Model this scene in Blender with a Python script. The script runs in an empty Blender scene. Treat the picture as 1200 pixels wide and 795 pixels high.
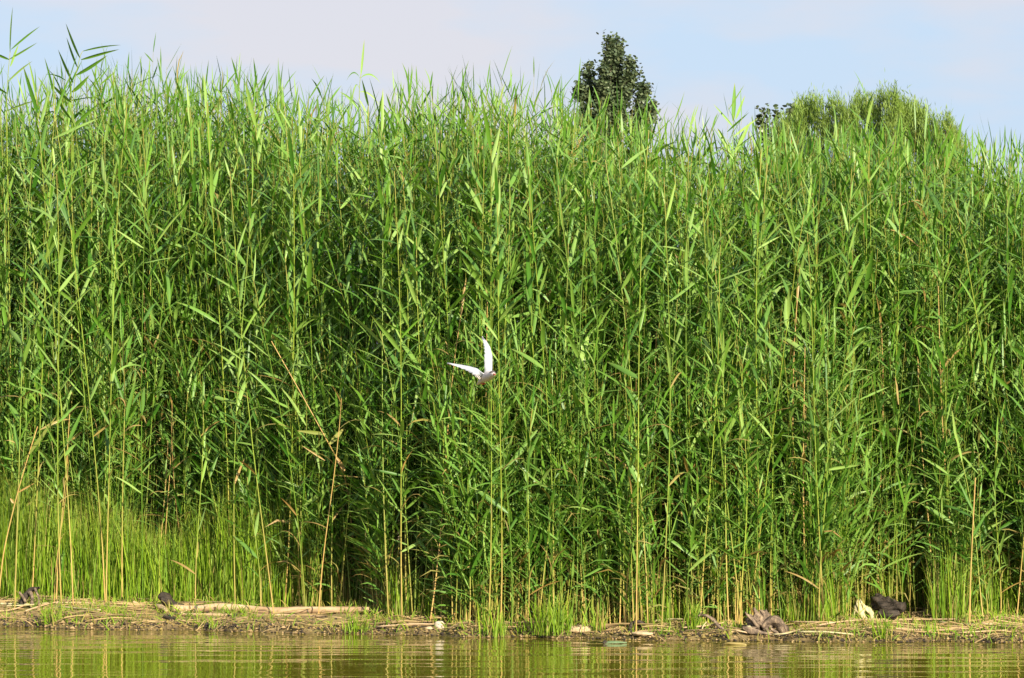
import bpy, math, random
import numpy as np
from mathutils import Vector, Matrix, Euler, noise

random.seed(7)
RNG = np.random.default_rng(11)
S = bpy.context.scene
C = S.collection

# ------------------------------------------------------------------ camera
F = 5143.0                      # focal length in photograph pixels (1200 wide)
CAM_Z = 1.5
PITCH = math.radians(0.92)
cam = bpy.data.objects.new('camera', bpy.data.cameras.new('camera'))
C.objects.link(cam)
cam.location = (0, 0, CAM_Z)
cam.rotation_euler = (math.pi / 2 + PITCH, 0, 0)
cam.data.sensor_width = 36
cam.data.lens = 36 * F / 1200
cam.data.clip_start = 0.5
cam.data.clip_end = 9000
S.camera = cam

# ------------------------------------------------------------------ light
SUN_EL, SUN_AZ = math.radians(23), math.radians(154)
w = bpy.data.worlds.new('World')
S.world = w
w.use_nodes = True
nt = w.node_tree
nn, ll = nt.nodes, nt.links
bg = nn['Background']
sky = nn.new('ShaderNodeTexSky')
sky.sky_type = 'NISHITA'
sky.sun_disc = False
sky.sun_elevation = SUN_EL
sky.sun_rotation = SUN_AZ
sky.air_density = 1.0
sky.dust_density = 1.2
sky.ozone_density = 1.0
tc = nn.new('ShaderNodeTexCoord')
mp = nn.new('ShaderNodeMapping')
mp.inputs['Scale'].default_value = (1.0, 1.0, 3.2)
mp.inputs['Rotation'].default_value = (0.05, -0.10, 0)
nz = nn.new('ShaderNodeTexNoise')
nz.inputs['Scale'].default_value = 11.0
nz.inputs['Detail'].default_value = 5
nz.inputs['Roughness'].default_value = 0.5
rp = nn.new('ShaderNodeValToRGB')
rp.color_ramp.elements[0].position = 0.44
rp.color_ramp.elements[0].color = (0.0, 0.0, 0.0, 1)
rp.color_ramp.elements[1].position = 0.62
rp.color_ramp.elements[1].color = (1, 1, 1, 1)
mx = nn.new('ShaderNodeMix')
mx.data_type = 'RGBA'
mx.inputs[0].default_value = 0.85
ll.new(tc.outputs['Generated'], mp.inputs['Vector'])
ll.new(mp.outputs[0], nz.inputs['Vector'])
ll.new(nz.outputs[0], rp.inputs[0])
ck = nn.new('ShaderNodeMix')            # thin cloud over blue
ck.data_type = 'RGBA'
ck.inputs[6].default_value = (4.1, 5.2, 6.8, 1)
ck.inputs[7].default_value = (5.35, 5.2, 5.85, 1)
ll.new(rp.outputs[0], ck.inputs[0])
ll.new(ck.outputs[2], mx.inputs[7])
ll.new(sky.outputs[0], mx.inputs[6])
ll.new(mx.outputs[2], bg.inputs[0])
bg.inputs[1].default_value = 0.07

sd = bpy.data.lights.new('sun', 'SUN')
sd.energy = 5.0
sd.angle = math.radians(0.5)
sd.color = (1.0, 0.90, 0.68)
sun = bpy.data.objects.new('sun', sd)
C.objects.link(sun)
to_sun = Vector((math.sin(SUN_AZ) * math.cos(SUN_EL), math.cos(SUN_AZ) * math.cos(SUN_EL), math.sin(SUN_EL)))
sun.rotation_euler = to_sun.to_track_quat('Z', 'Y').to_euler()
sun.location = (10, -10, 20)

S.view_settings.view_transform = 'Standard'
S.view_settings.look = 'None'
S.view_settings.exposure = 1.0
S.view_settings.gamma = 1.0
S.render.engine = 'CYCLES'
S.cycles.max_bounces = 6
S.cycles.diffuse_bounces = 3
S.cycles.transparent_max_bounces = 4

# ------------------------------------------------------------------ places
def ray(px, py):
    d = Vector(((px - 600) / F, (397.5 - py) / F, -1))
    return Euler((math.pi / 2 + PITCH, 0, 0)).to_matrix() @ d

def at(px, py, D):
    d = ray(px, py)
    return Vector((0, 0, CAM_Z)) + d * (D / d.y)

_SX = [-14, -7, -3.53, -1.72, -1.14, .22, 1.65, 3.3, 7, 14]
_SY = [32.6, 31.0, 30.25, 29.6, 29.33, 28.8, 28.38, 28.26, 28.0, 28.5]
def shore(x):
    x = np.asarray(x, float)
    return (np.interp(x, _SX, _SY) + 0.07 * np.sin(x * 5.1) + 0.05 * np.sin(x * 11.3 + 1)
            + 0.025 * np.sin(x * 29 + 2))
_GD = [-400, -20, -3, -0.3, 0.0, 0.05, 0.3, 0.9, 2.0, 6, 60, 4000]
_GZ = [-3, -2, -0.7, -0.10, -0.01, 0.03, 0.06, 0.105, 0.15, 0.2, 0.3, 0.3]
def gz(x, y):
    x = np.asarray(x, float); y = np.asarray(y, float)
    d = y - shore(x)
    n = 0.012 * np.sin(x * 7 + y * 3) + 0.008 * np.sin(x * 17 - y * 11) + 0.004 * np.sin(x * 41 + y * 37)
    return np.interp(d, _GD, _GZ) + n * np.clip(d * 4, 0, 1) * np.clip((60 - d) / 30, 0, 1)

def ground_at(px, py):
    """point of the ground seen at a photograph pixel"""
    d = ray(px, py)
    y = 24.0
    while y < 60:
        p = Vector((0, 0, CAM_Z)) + d * (y / d.y)
        if p.z <= max(0.0, float(gz(p.x, p.y))):
            return p
        y += 0.02
    return p

# ------------------------------------------------------------------ objects
def tag(o, label=None, cat=None, group=None, kind=None):
    if label: o['label'] = label
    if cat: o['category'] = cat
    if group: o['group'] = group
    if kind: o['kind'] = kind
    return o

def empty(name, loc):
    o = bpy.data.objects.new(name, None)
    o.empty_display_size = 0.1
    o.location = loc
    C.objects.link(o)
    return o

def link(name, me, parent=None, loc=None):
    o = bpy.data.objects.new(name, me)
    C.objects.link(o)
    if parent: o.parent = parent
    if loc is not None: o.location = loc
    return o

def np_mesh(name, V, quads, tris, col=None, mats=(), mi=None, smooth=True):
    """V (n,3); quads (a,4); tris (b,3)"""
    V = np.asarray(V, np.float32).reshape(-1, 3)
    quads = np.asarray(quads, np.int32).reshape(-1, 4)
    tris = np.asarray(tris, np.int32).reshape(-1, 3)
    me = bpy.data.meshes.new(name)
    me.vertices.add(len(V))
    me.vertices.foreach_set('co', V.ravel())
    loops = np.concatenate([quads.ravel(), tris.ravel()])
    me.loops.add(len(loops))
    me.loops.foreach_set('vertex_index', loops)
    np_ = len(quads) + len(tris)
    me.polygons.add(np_)
    st = np.concatenate([np.arange(len(quads)) * 4, len(quads) * 4 + np.arange(len(tris)) * 3]).astype(np.int32)
    me.polygons.foreach_set('loop_start', st)
    if mi is not None:
        me.polygons.foreach_set('material_index', np.asarray(mi, np.int32))
    me.polygons.foreach_set('use_smooth', np.full(np_, smooth))
    for m in mats: me.materials.append(m)
    me.update(calc_edges=True)
    me.validate()
    if col is not None:
        a = me.attributes.new('tint', 'FLOAT_COLOR', 'POINT')
        a.data.foreach_set('color', np.asarray(col, np.float32).ravel())
    return me

class Geo:
    """collects numpy pieces"""
    def __init__(s): s.V = []; s.Q = []; s.T = []; s.C = []; s.n = 0; s.mq = []; s.mt = []
    def add(s, V, Q, T, Cc, m=0):
        V = V.reshape(-1, 3); Cc = Cc.reshape(-1, 4)
        s.V.append(V); s.Q.append(Q.reshape(-1, 4) + s.n); s.T.append(T.reshape(-1, 3) + s.n); s.C.append(Cc)
        s.mq.append(np.full(len(s.Q[-1]), m)); s.mt.append(np.full(len(s.T[-1]), m)); s.n += len(V)
    def mesh(s, name, mats, smooth=True):
        return np_mesh(name, np.concatenate(s.V), np.concatenate(s.Q), np.concatenate(s.T), np.concatenate(s.C), mats,
                       np.concatenate(s.mq + s.mt), smooth)

def blades(B, az, t0, bend, L, W, roll, rnd, dry, K=4, across=2, fold=0.25, kink=1.6, base_w=0.35):
    """N long leaves growing from points B. Returns V, quads, tris, colour"""
    N = len(L)
    s = np.linspace(0, 1, K + 1)
    tm = t0[:, None] + bend[:, None] * ((s[:-1] + s[1:]) / 2)[None] ** kink
    ca, sa = np.cos(az)[:, None], np.sin(az)[:, None]
    D = np.stack([np.sin(tm) * ca, np.sin(tm) * sa, np.cos(tm)], -1)            # N,K,3
    seg = D * (L[:, None, None] / K)
    P = np.concatenate([np.zeros((N, 1, 3)), np.cumsum(seg, 1)], 1) + B[:, None, :]   # N,K+1,3
    Sd = np.stack([-np.sin(az), np.cos(az), np.zeros(N)], -1)[:, None, :] * np.ones((1, K, 1))
    Nn = np.cross(D, Sd)
    rl = (roll[:, None] + 0.5 * (rnd[:, None] - .5) * s[None, :-1])[..., None]
    side = np.cos(rl) * Sd + np.sin(rl) * Nn
    nor = np.cross(side, D)
    prof = np.interp(s[:-1], [0, .12, .3, .6, .85, 1], [base_w, .8, 1, .85, .42, .1])
    hw = (W[:, None] * prof[None] / 2)[..., None]
    c = P[:, :-1]
    if across == 2:
        st = np.stack([c - side * hw, c + side * hw], 2)
    else:
        st = np.stack([c - side * hw + nor * hw * fold * 2, c, c + side * hw + nor * hw * fold * 2], 2)
    st = st.reshape(N, K * across, 3)
    V = np.concatenate([st, P[:, -1:]], 1)
    nv = K * across + 1
    q, t = [], []
    for k in range(K - 1):
        for a in range(across - 1):
            i = k * across + a
            q.append([i, i + 1, i + across + 1, i + across])
    for a in range(across - 1):
        i = (K - 1) * across + a
        t.append([i, i + 1, nv - 1])
    off = (np.arange(N) * nv)[:, None, None]
    Q = (np.array(q, int).reshape(1, -1, 4) + off).reshape(-1, 4)
    T = (np.array(t, int).reshape(1, -1, 3) + off).reshape(-1, 3)
    al = np.concatenate([np.repeat(s[:-1], across), [1.0]])
    col = np.ones((N, nv, 4))
    col[..., 0] = rnd[:, None]; col[..., 1] = dry[:, None]; col[..., 2] = al[None]
    return V, Q, T, col

def stems(P, R, rnd, dry, sides=3):
    """P (N,M,3) paths, R (N,M) radii"""
    N, M = P.shape[:2]
    a = np.arange(sides) / sides * 2 * np.pi
    ring = np.stack([np.cos(a), np.sin(a), a * 0], -1)
    V = P[:, :, None, :] + ring[None, None] * R[:, :, None, None]
    q = []
    for m in range(M - 1):
        for k in range(sides):
            i = m * sides
            q.append([i + k, i + (k + 1) % sides, i + sides + (k + 1) % sides, i + sides + k])
    off = (np.arange(N) * M * sides)[:, None, None]
    Q = (np.array(q)[None] + off).reshape(-1, 4)
    col = np.ones((N, M, sides, 4))
    col[..., 0] = rnd[:, None, None]; col[..., 1] = dry[:, None, None]
    col[..., 2] = np.linspace(0, 1, M)[None, :, None]
    return V, Q, np.zeros((0, 3), int), col

# ------------------------------------------------------------------ materials
def mat(name):
    m = bpy.data.materials.new(name)
    m.use_nodes = True
    return m, m.node_tree.nodes, m.node_tree.links

def rgbmix(N, L, fac, a, b):
    x = N.new('ShaderNodeMix'); x.data_type = 'RGBA'
    for s, v in ((0, fac), (6, a), (7, b)):
        if isinstance(v, (tuple, float, int)):
            x.inputs[s].default_value = v if not isinstance(v, tuple) else (*v, 1)
        else: L.new(v, x.inputs[s])
    return x.outputs[2]

def math_(N, L, op, a, b=None, clamp=False):
    x = N.new('ShaderNodeMath'); x.operation = op; x.use_clamp = clamp
    for s, v in ((0, a), (1, b)):
        if v is None: continue
        if isinstance(v, (float, int)): x.inputs[s].default_value = v
        else: L.new(v, x.inputs[s])
    return x.outputs[0]

def leaf_material(name, cols, dry_cols, trans=0.24, rough=0.42, spec=0.35, low_dry=None):
    """cols: three greens mixed by each blade's own random value"""
    m, N, L = mat(name)
    b = N['Principled BSDF']
    at_ = N.new('ShaderNodeAttribute'); at_.attribute_name = 'tint'
    sp = N.new('ShaderNodeSeparateColor'); L.new(at_.outputs['Color'], sp.inputs[0])
    oi = N.new('ShaderNodeObjectInfo')
    r = math_(N, L, 'FRACT', math_(N, L, 'ADD', sp.outputs[0], oi.outputs['Random']))
    ramp = N.new('ShaderNodeValToRGB'); L.new(r, ramp.inputs[0])
    e = ramp.color_ramp.elements
    e[0].color = (*cols[0], 1); e[1].color = (*cols[2], 1)
    k = e.new(0.5); k.color = (*cols[1], 1)
    nz = N.new('ShaderNodeTexNoise'); nz.inputs['Scale'].default_value = 14
    geo = N.new('ShaderNodeNewGeometry')
    L.new(geo.outputs['Position'], nz.inputs['Vector'])
    dry = rgbmix(N, L, nz.outputs[0], dry_cols[0], dry_cols[1])
    # brown tips and streaks
    tip = math_(N, L, 'MULTIPLY', math_(N, L, 'POWER', sp.outputs[2], 9.0), 0.55)
    d = math_(N, L, 'ADD', sp.outputs[1], tip, True)
    if low_dry is not None:
        lo = math_(N, L, 'SUBTRACT', low_dry, sp.outputs[2])
        lo = math_(N, L, 'MULTIPLY', lo, 3.5, True)
        lo = math_(N, L, 'MULTIPLY', lo, math_(N, L, 'MULTIPLY', r, 1.0))
        d = math_(N, L, 'ADD', d, lo, True)
    c = rgbmix(N, L, d, ramp.outputs[0], dry)
    v = N.new('ShaderNodeHueSaturation'); L.new(c, v.inputs['Color'])
    nz2 = N.new('ShaderNodeTexNoise'); nz2.inputs['Scale'].default_value = 2.2
    L.new(geo.outputs['Position'], nz2.inputs['Vector'])
    L.new(math_(N, L, 'ADD', math_(N, L, 'MULTIPLY', nz2.outputs[0], 0.7), 0.65), v.inputs['Value'])
    # paler, greyer underside
    pale = rgbmix(N, L, math_(N, L, 'MULTIPLY', geo.outputs['Backfacing'], 0.12), v.outputs[0], (0.22, 0.27, 0.17))
    L.new(pale, b.inputs['Base Color'])
    b.inputs['Roughness'].default_value = rough
    b.inputs['Specular IOR Level'].default_value = spec
    if trans > 0:
        t = N.new('ShaderNodeBsdfTranslucent')
        h = N.new('ShaderNodeHueSaturation'); h.inputs['Saturation'].default_value = 1.15; h.inputs['Value'].default_value = 1.15
        L.new(v.outputs[0], h.inputs['Color']); L.new(h.outputs[0], t.inputs[0])
        mxs = N.new('ShaderNodeMixShader'); mxs.inputs[0].default_value = trans
        L.new(b.outputs[0], mxs.inputs[1]); L.new(t.outputs[0], mxs.inputs[2])
        L.new(mxs.outputs[0], N['Material Output'].inputs[0])
    return m

M = {}
M['leaf'] = leaf_material('reed_leaf', [(0.042, 0.140, 0.014), (0.130, 0.275, 0.030), (0.29, 0.43, 0.105)],
                          [(0.46, 0.30, 0.11), (0.30, 0.17, 0.05)], spec=0.32)
M['stem'] = leaf_material('reed_stem', [(0.07, 0.15, 0.010), (0.13, 0.21, 0.016), (0.22, 0.28, 0.03)],
                          [(0.50, 0.36, 0.13), (0.40, 0.22, 0.07)], trans=0.0, rough=0.4, low_dry=0.34)
M['grass'] = leaf_material('bank_grass', [(0.12, 0.24, 0.010), (0.19, 0.32, 0.016), (0.29, 0.40, 0.03)],
                           [(0.45, 0.34, 0.12), (0.36, 0.24, 0.08)], trans=0.3, rough=0.5, spec=0.2)
M['straw'] = leaf_material('straw', [(0.34, 0.22, 0.10), (0.46, 0.32, 0.15), (0.25, 0.15, 0.065)],
                           [(0.22, 0.14, 0.07), (0.13, 0.09, 0.05)], trans=0.0, rough=0.6, spec=0.2)

def surf(name, c1, c2, scale=8, rough=0.8, bump=0.0, stretch=(1, 1, 1), c3=None, spec=0.3, detail=8):
    m, N, L = mat(name)
    b = N['Principled BSDF']
    t = N.new('ShaderNodeTexCoord'); mp = N.new('ShaderNodeMapping'); mp.inputs['Scale'].default_value = stretch
    L.new(t.outputs['Object'], mp.inputs[0])
    n = N.new('ShaderNodeTexNoise'); n.inputs['Scale'].default_value = scale; n.inputs['Detail'].default_value = detail
    n.inputs['Roughness'].default_value = 0.65
    L.new(mp.outputs[0], n.inputs['Vector'])
    r = N.new('ShaderNodeValToRGB'); L.new(n.outputs[0], r.inputs[0])
    e = r.color_ramp.elements
    e[0].position = 0.32; e[1].position = 0.68
    e[0].color = (*c1, 1); e[1].color = (*c2, 1)
    if c3: k = e.new(0.5); k.color = (*c3, 1)
    L.new(r.outputs[0], b.inputs['Base Color'])
    b.inputs['Roughness'].default_value = rough
    b.inputs['Specular IOR Level'].default_value = spec
    if bump:
        bp = N.new('ShaderNodeBump'); bp.inputs['Distance'].default_value = bump; bp.inputs['Strength'].default_value = 1
        L.new(n.outputs[0], bp.inputs['Height']); L.new(bp.outputs[0], b.inputs['Normal'])
    return m

M['mud'] = surf('mud', (0.08, 0.05, 0.025), (0.30, 0.21, 0.11), 9, 0.85, 0.02, c3=(0.29, 0.21, 0.10))
M['pale_wood'] = surf('pale_wood', (0.26, 0.16, 0.09), (0.56, 0.41, 0.26), 14, 0.65, 0.006, (0.12, 1, 1), c3=(0.46, 0.32, 0.19))
M['dark_wood'] = surf('dark_wood', (0.006, 0.005, 0.005), (0.08, 0.06, 0.045), 55, 0.7, 0.01, (0.3, 1, 1))
M['grey_wood'] = surf('grey_wood', (0.05, 0.038, 0.028), (0.34, 0.25, 0.16), 60, 0.8, 0.014, (0.6, 1, 0.35), c3=(0.16, 0.115, 0.085))
M['bleached_wood'] = surf('bleached_wood', (0.24, 0.20, 0.10), (0.58, 0.51, 0.30), 18, 0.7, 0.006, (1, 1, 0.3))
M['wet_wood'] = surf('wet_wood', (0.16, 0.12, 0.04), (0.34, 0.27, 0.10), 20, 0.35, 0.004, (0.2, 1, 1))
M['stone'] = surf('white_stone', (0.36, 0.30, 0.24), (0.62, 0.54, 0.44), 22, 0.75, 0.004)
M['clod'] = surf('sand_clod', (0.30, 0.21, 0.12), (0.58, 0.44, 0.28), 30, 0.9, 0.008)
M['pebble'] = leaf_material('pebble', [(0.42, 0.29, 0.15), (0.14, 0.095, 0.04), (0.26, 0.20, 0.06)],
                            [(0.05, 0.04, 0.03), (0.03, 0.02, 0.02)], trans=0, rough=0.6, spec=0.3)
M['bark'] = surf('bark', (0.06, 0.05, 0.04), (0.16, 0.13, 0.10), 12, 0.85, 0.01, (1, 1, 0.3))
M['broad'] = surf('broad_leaf', (0.10, 0.17, 0.08), (0.22, 0.30, 0.16), 12, 0.5, 0.003)
M['dark_leaf'] = surf('dark_broad_leaf', (0.012, 0.06, 0.02), (0.03, 0.13, 0.05), 12, 0.35, 0.002)
M['poplar'] = leaf_material('poplar_leaf', [(0.030, 0.052, 0.024), (0.065, 0.095, 0.042), (0.14, 0.17, 0.085)],
                            [(0.1, 0.12, 0.05), (0.08, 0.1, 0.04)], trans=0.12, rough=0.35, spec=0.45)
M['willow'] = leaf_material('willow_leaf', [(0.13, 0.22, 0.035), (0.19, 0.29, 0.05), (0.26, 0.35, 0.08)],
                            [(0.2, 0.25, 0.05), (0.2, 0.22, 0.05)], trans=0.3, rough=0.5, spec=0.25)
M['bird_white'] = surf('tern_white', (0.58, 0.51, 0.50), (0.68, 0.60, 0.58), 30, 0.75, 0.001, spec=0.2)
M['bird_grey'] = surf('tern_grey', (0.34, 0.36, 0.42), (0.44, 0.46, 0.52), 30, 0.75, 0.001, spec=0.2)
M['bird_cap'] = surf('tern_cap', (0.07, 0.06, 0.06), (0.14, 0.12, 0.12), 30, 0.6, spec=0.3)
M['bird_red'] = surf('tern_red', (0.45, 0.05, 0.02), (0.60, 0.10, 0.04), 30, 0.5, spec=0.4)

def wet_mud(m):
    """darker where the bank is soaked by the water, greenish with algae in patches"""
    N, L = m.node_tree.nodes, m.node_tree.links
    b = N['Principled BSDF']
    src = b.inputs['Base Color'].links[0].from_socket
    g_ = N.new('ShaderNodeNewGeometry')
    sx = N.new('ShaderNodeSeparateXYZ'); L.new(g_.outputs['Position'], sx.inputs[0])
    n = N.new('ShaderNodeTexNoise'); n.inputs['Scale'].default_value = 6; n.inputs['Detail'].default_value = 6
    L.new(g_.outputs['Position'], n.inputs['Vector'])
    z = math_(N, L, 'ADD', sx.outputs[2], math_(N, L, 'MULTIPLY', math_(N, L, 'SUBTRACT', n.outputs[0], .5), .12))
    wet = math_(N, L, 'SUBTRACT', 1.0, math_(N, L, 'MULTIPLY', z, 22.0), True)
    n2 = N.new('ShaderNodeTexNoise'); n2.inputs['Scale'].default_value = 3.5; n2.inputs['Detail'].default_value = 8
    L.new(g_.outputs['Position'], n2.inputs['Vector'])
    al = math_(N, L, 'MULTIPLY', math_(N, L, 'SUBTRACT', n2.outputs[0], .47), 6.0, True)
    c = rgbmix(N, L, math_(N, L, 'MULTIPLY', al, .75), src, (0.17, 0.17, 0.035))
    c = rgbmix(N, L, math_(N, L, 'MULTIPLY', wet, .85), c, (0.055, 0.040, 0.018))
    L.new(c, b.inputs['Base Color'])
    L.new(math_(N, L, 'SUBTRACT', .85, math_(N, L, 'MULTIPLY', wet, .5)), b.inputs['Roughness'])
wet_mud(M['mud'])

def water_material():
    m, N, L = mat('water')
    b = N['Principled BSDF']
    b.inputs['Base Color'].default_value = (0.14, 0.125, 0.012, 1)
    b.inputs['Roughness'].default_value = 0.03
    b.inputs['IOR'].default_value = 1.333
    t = N.new('ShaderNodeNewGeometry')
    def wave(sc, scale, detail, rot=0.0):
        mp = N.new('ShaderNodeMapping'); mp.inputs['Scale'].default_value = sc; mp.inputs['Rotation'].default_value = (0, 0, rot)
        L.new(t.outputs['Position'], mp.inputs[0])
        n = N.new('ShaderNodeTexNoise'); n.inputs['Scale'].default_value = scale; n.inputs['Detail'].default_value = detail
        n.inputs['Roughness'].default_value = 0.45
        L.new(mp.outputs[0], n.inputs['Vector'])
        return n.outputs[0]
    a = wave((0.30, 1.0, 1), 2.6, 1.0, 0.04)
    c = wave((0.35, 1.0, 1), 8.0, 2.0, -0.06)
    h = math_(N, L, 'ADD', math_(N, L, 'MULTIPLY', a, 0.0105), math_(N, L, 'MULTIPLY', c, 0.0017))
    bp = N.new('ShaderNodeBump'); bp.inputs['Distance'].default_value = 1.0; bp.inputs['Strength'].default_value = 1
    L.new(h, bp.inputs['Height']); L.new(bp.outputs[0], b.inputs['Normal'])
    return m
M['water'] = water_material()

# ------------------------------------------------------------------ ground and water
def axis(fine0, fine1, step, far):
    f = list(np.arange(fine0, fine1 + step / 2, step))
    out, v, s = [], fine1, step
    while v < far: s *= 1.6; v += s; out.append(v)
    neg, v, s = [], fine0, step
    while v > -far: s *= 1.6; v -= s; neg.append(v)
    return np.array(neg[::-1] + f + out)
gx = axis(-8, 8, 0.04, 4000)
gy = axis(27.2, 36, 0.04, 4000)
X, Y = np.meshgrid(gx, gy)
Zg = gz(X, Y)
V = np.stack([X, Y, Zg], -1).reshape(-1, 3)
nx, ny = len(gx), len(gy)
ii = (np.arange(ny - 1)[:, None] * nx + np.arange(nx - 1)[None]).ravel()
Q = np.stack([ii, ii + 1, ii + nx + 1, ii + nx], -1)
g = link('ground', np_mesh('ground', V, Q, np.zeros((0, 3)), None, [M['mud']]))
tag(g, 'muddy straw coloured bank running along the water and on under the reeds', kind='structure')

wv = np.array([[-4000, -4000, 0], [4000, -4000, 0], [4000, 33.5, 0], [-4000, 33.5, 0]], float)
wt = link('water', np_mesh('water', wv, [[0, 1, 2, 3]], np.zeros((0, 3)), None, [M['water']], smooth=False))
tag(wt, 'calm olive green water with fine ripples mirroring the reeds', kind='structure')

# ------------------------------------------------------------------ reeds
def top_height(x):
    """height of the reed bed's top above its foot"""
    return np.interp(x, [-8, -3.5, -1.75, -.9, 0, .9, 1.6, 2.5, 3.5, 8], [3.97, 3.88, 3.74, 3.65, 3.53, 3.42, 3.34, 3.26, 3.14, 3.0])

def first_row(x):
    """how far behind the waterline the reeds begin"""
    return np.interp(x, [-8, -3.4, -2.3, -1.4, -1.0, -.85, 0, 1.5, 2.3, 3.0, 8], [1.9, 1.9, 1.8, 1.25, 1.1, .55, .25, .45, .7, 0.9, 1.0])

def reed_batch(geo, base, H, rnd, dryf, leaf_n, K, across, stem_rings, sides, wscale=1.0, low=0.28):
    N = len(H)
    az0 = RNG.normal(0, .85, N) + np.pi * RNG.integers(0, 2, N)
    lean_a = RNG.uniform(0, 2 * np.pi, N)
    lean = RNG.gamma(2.0, 0.032, N)
    tilt = RNG.normal(0, .045, (N, 2))
    ld = np.stack([np.cos(lean_a), np.sin(lean_a), np.zeros(N)], -1)
    def path(h):                                        # h (N,m)
        p = base[:, None, :] + ld[:, None, :] * (lean * H)[:, None, None] * (h ** 1.8)[..., None]
        p[..., 2] += h * H[:, None]
        p[..., :2] += tilt[:, None, :] * (h * H[:, None])[..., None]
        p[..., 0] += 0.02 * np.sin(h * 5 + rnd[:, None] * 30)
        return p
    hs = np.linspace(0, 1, stem_rings)[None] * np.ones((N, 1)) * 0.97
    P = path(hs)
    R = (0.0046 - 0.0034 * hs ** .6) * RNG.uniform(.75, 1.15, N)[:, None]
    geo.add(*stems(P, R, rnd, dryf, sides), m=1)
    # leaves
    n = leaf_n
    u = (np.arange(n)[None] + RNG.uniform(-.35, .35, (N, n))) / (n - 1)
    u = np.clip(u, 0, 1)
    lowv = low + RNG.uniform(-.12, .14, N)[:, None]
    h = lowv + (0.965 - lowv) * u ** 0.82
    B = path(h).reshape(-1, 3)
    az = (az0[:, None] + np.pi * (np.arange(n) % 2)[None] + RNG.normal(0, .55, (N, n))).ravel()
    uu = u.ravel()
    big = N * n
    t0 = np.radians(np.interp(uu, [0, .6, .94, 1], [46, 46, 42, 12]) + RNG.normal(0, 16, big))
    bend = np.radians(np.abs(RNG.gamma(1.0, 25, big)) * np.interp(uu, [0, .8, 1], [1.1, .9, .35]))
    L_ = np.interp(uu, [0, .3, .75, 1], [.20, .27, .25, .22]) * RNG.uniform(.6, 1.3, big)
    W_ = np.interp(uu, [0, .4, .9, 1], [.019, .026, .026, .015]) * RNG.uniform(.6, 1.15, big) * wscale
    roll = RNG.normal(0, .5, big)
    lr = np.repeat(rnd, n) * .5 + RNG.uniform(0, .5, big)
    ld_ = np.where(RNG.uniform(0, 1, big) < np.interp(uu, [0, .25, .5], [.34, .07, .012]), RNG.uniform(.5, 1, big), 0.0)
    ld_ = np.maximum(ld_, np.repeat(dryf, n))
    bend = np.where(ld_ > .4, bend + np.radians(RNG.uniform(10, 90, big)), bend)
    geo.add(*blades(B, az, t0, bend, L_, W_, roll, lr, ld_, K=K, across=across), m=0)

def gap(px, zfrac):
    return 0

# --- the mass behind: one object
def bed():
    N = 9800
    x = RNG.uniform(-7.2, 7.2, N)
    d = first_row(x) + 0.3 + RNG.gamma(1.5, 1.0, N)
    keep = (d < first_row(x) + 6.5) & ~((x > 2.22) & (x < 2.78) & (d < 1.3) & (RNG.uniform(0, 1, len(x)) < .8))
    x, d = x[keep], d[keep]
    N = len(x)
    y = shore(x) + d
    # patchy thickness: a slow field thins the first rows in places
    f = np.sin(x * 2.3 + 1.3) + .7 * np.sin(x * 5.2 + y * 1.1) + .5 * np.sin(x * 9.7 - y * 2.0)
    dd = d - first_row(x)
    keep = ~((f < -0.55) & (dd < 1.3) & (RNG.uniform(0, 1, N) < .75))
    x, y, dd, f = x[keep], y[keep], dd[keep], f[keep]
    N = len(x)
    H = top_height(x) * np.where(dd < .75, RNG.uniform(.25, 1.0, N), np.where(dd < 1.4, RNG.uniform(.6, 1.02, N), RNG.uniform(.87, 1.035, N)))
    H *= 1 + 0.025 * f
    # most reach about the same level, a few stick out
    H = np.where(RNG.uniform(0, 1, N) < .02, H * 1.05, H)
    base = np.stack([x, y, gz(x, y) - .02], -1)
    rnd = RNG.uniform(0, 1, N)
    dryf = np.where(RNG.uniform(0, 1, N) < .07, RNG.uniform(.7, 1, N), 0.0)
    # dead stalks are shorter and stand among the green ones
    H = np.where(dryf > 0, H * RNG.uniform(.3, .8, N), H)
    geo = Geo()
    reed_batch(geo, base, H, rnd, dryf, 25, 3, 2, 5, 3, wscale=.86, low=.2)
    # leafy young shoots along the front
    n2 = 5400
    x = np.where(RNG.uniform(0, 1, n2) < .09, RNG.uniform(-1.1, -.2, n2), RNG.uniform(-7.2, 7.2, n2))
    dd = RNG.gamma(1.3, .26, n2) - .02
    d = first_row(x) + dd
    y = shore(x) + d
    f = np.sin(x * 3.3 + .4) + .8 * np.sin(x * 8.2 + y * 1.4)
    k_ = (f > -1.0) & ~((x > 2.22) & (x < 2.78) & (d < 1.3) & (RNG.uniform(0, 1, len(x)) < .8))
    x, y, d, dd = x[k_], y[k_], d[k_], dd[k_]; n2 = len(x)
    H = RNG.uniform(.5, 1.9, n2) + .5 * np.clip(dd, 0, 1.2)
    reed_batch(geo, np.stack([x, y, gz(x, y) - .02], -1), H, RNG.uniform(0, 1, n2), np.zeros(n2), 14, 3, 2, 4, 3, wscale=.8, low=.12)
    o = link('reed_bed', geo.mesh('reed_bed', [M['leaf'], M['stem']]))
    tag(o, 'dense mass of green reeds filling the bed behind the first rows', 'reed bed', kind='stuff')
bed()

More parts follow.
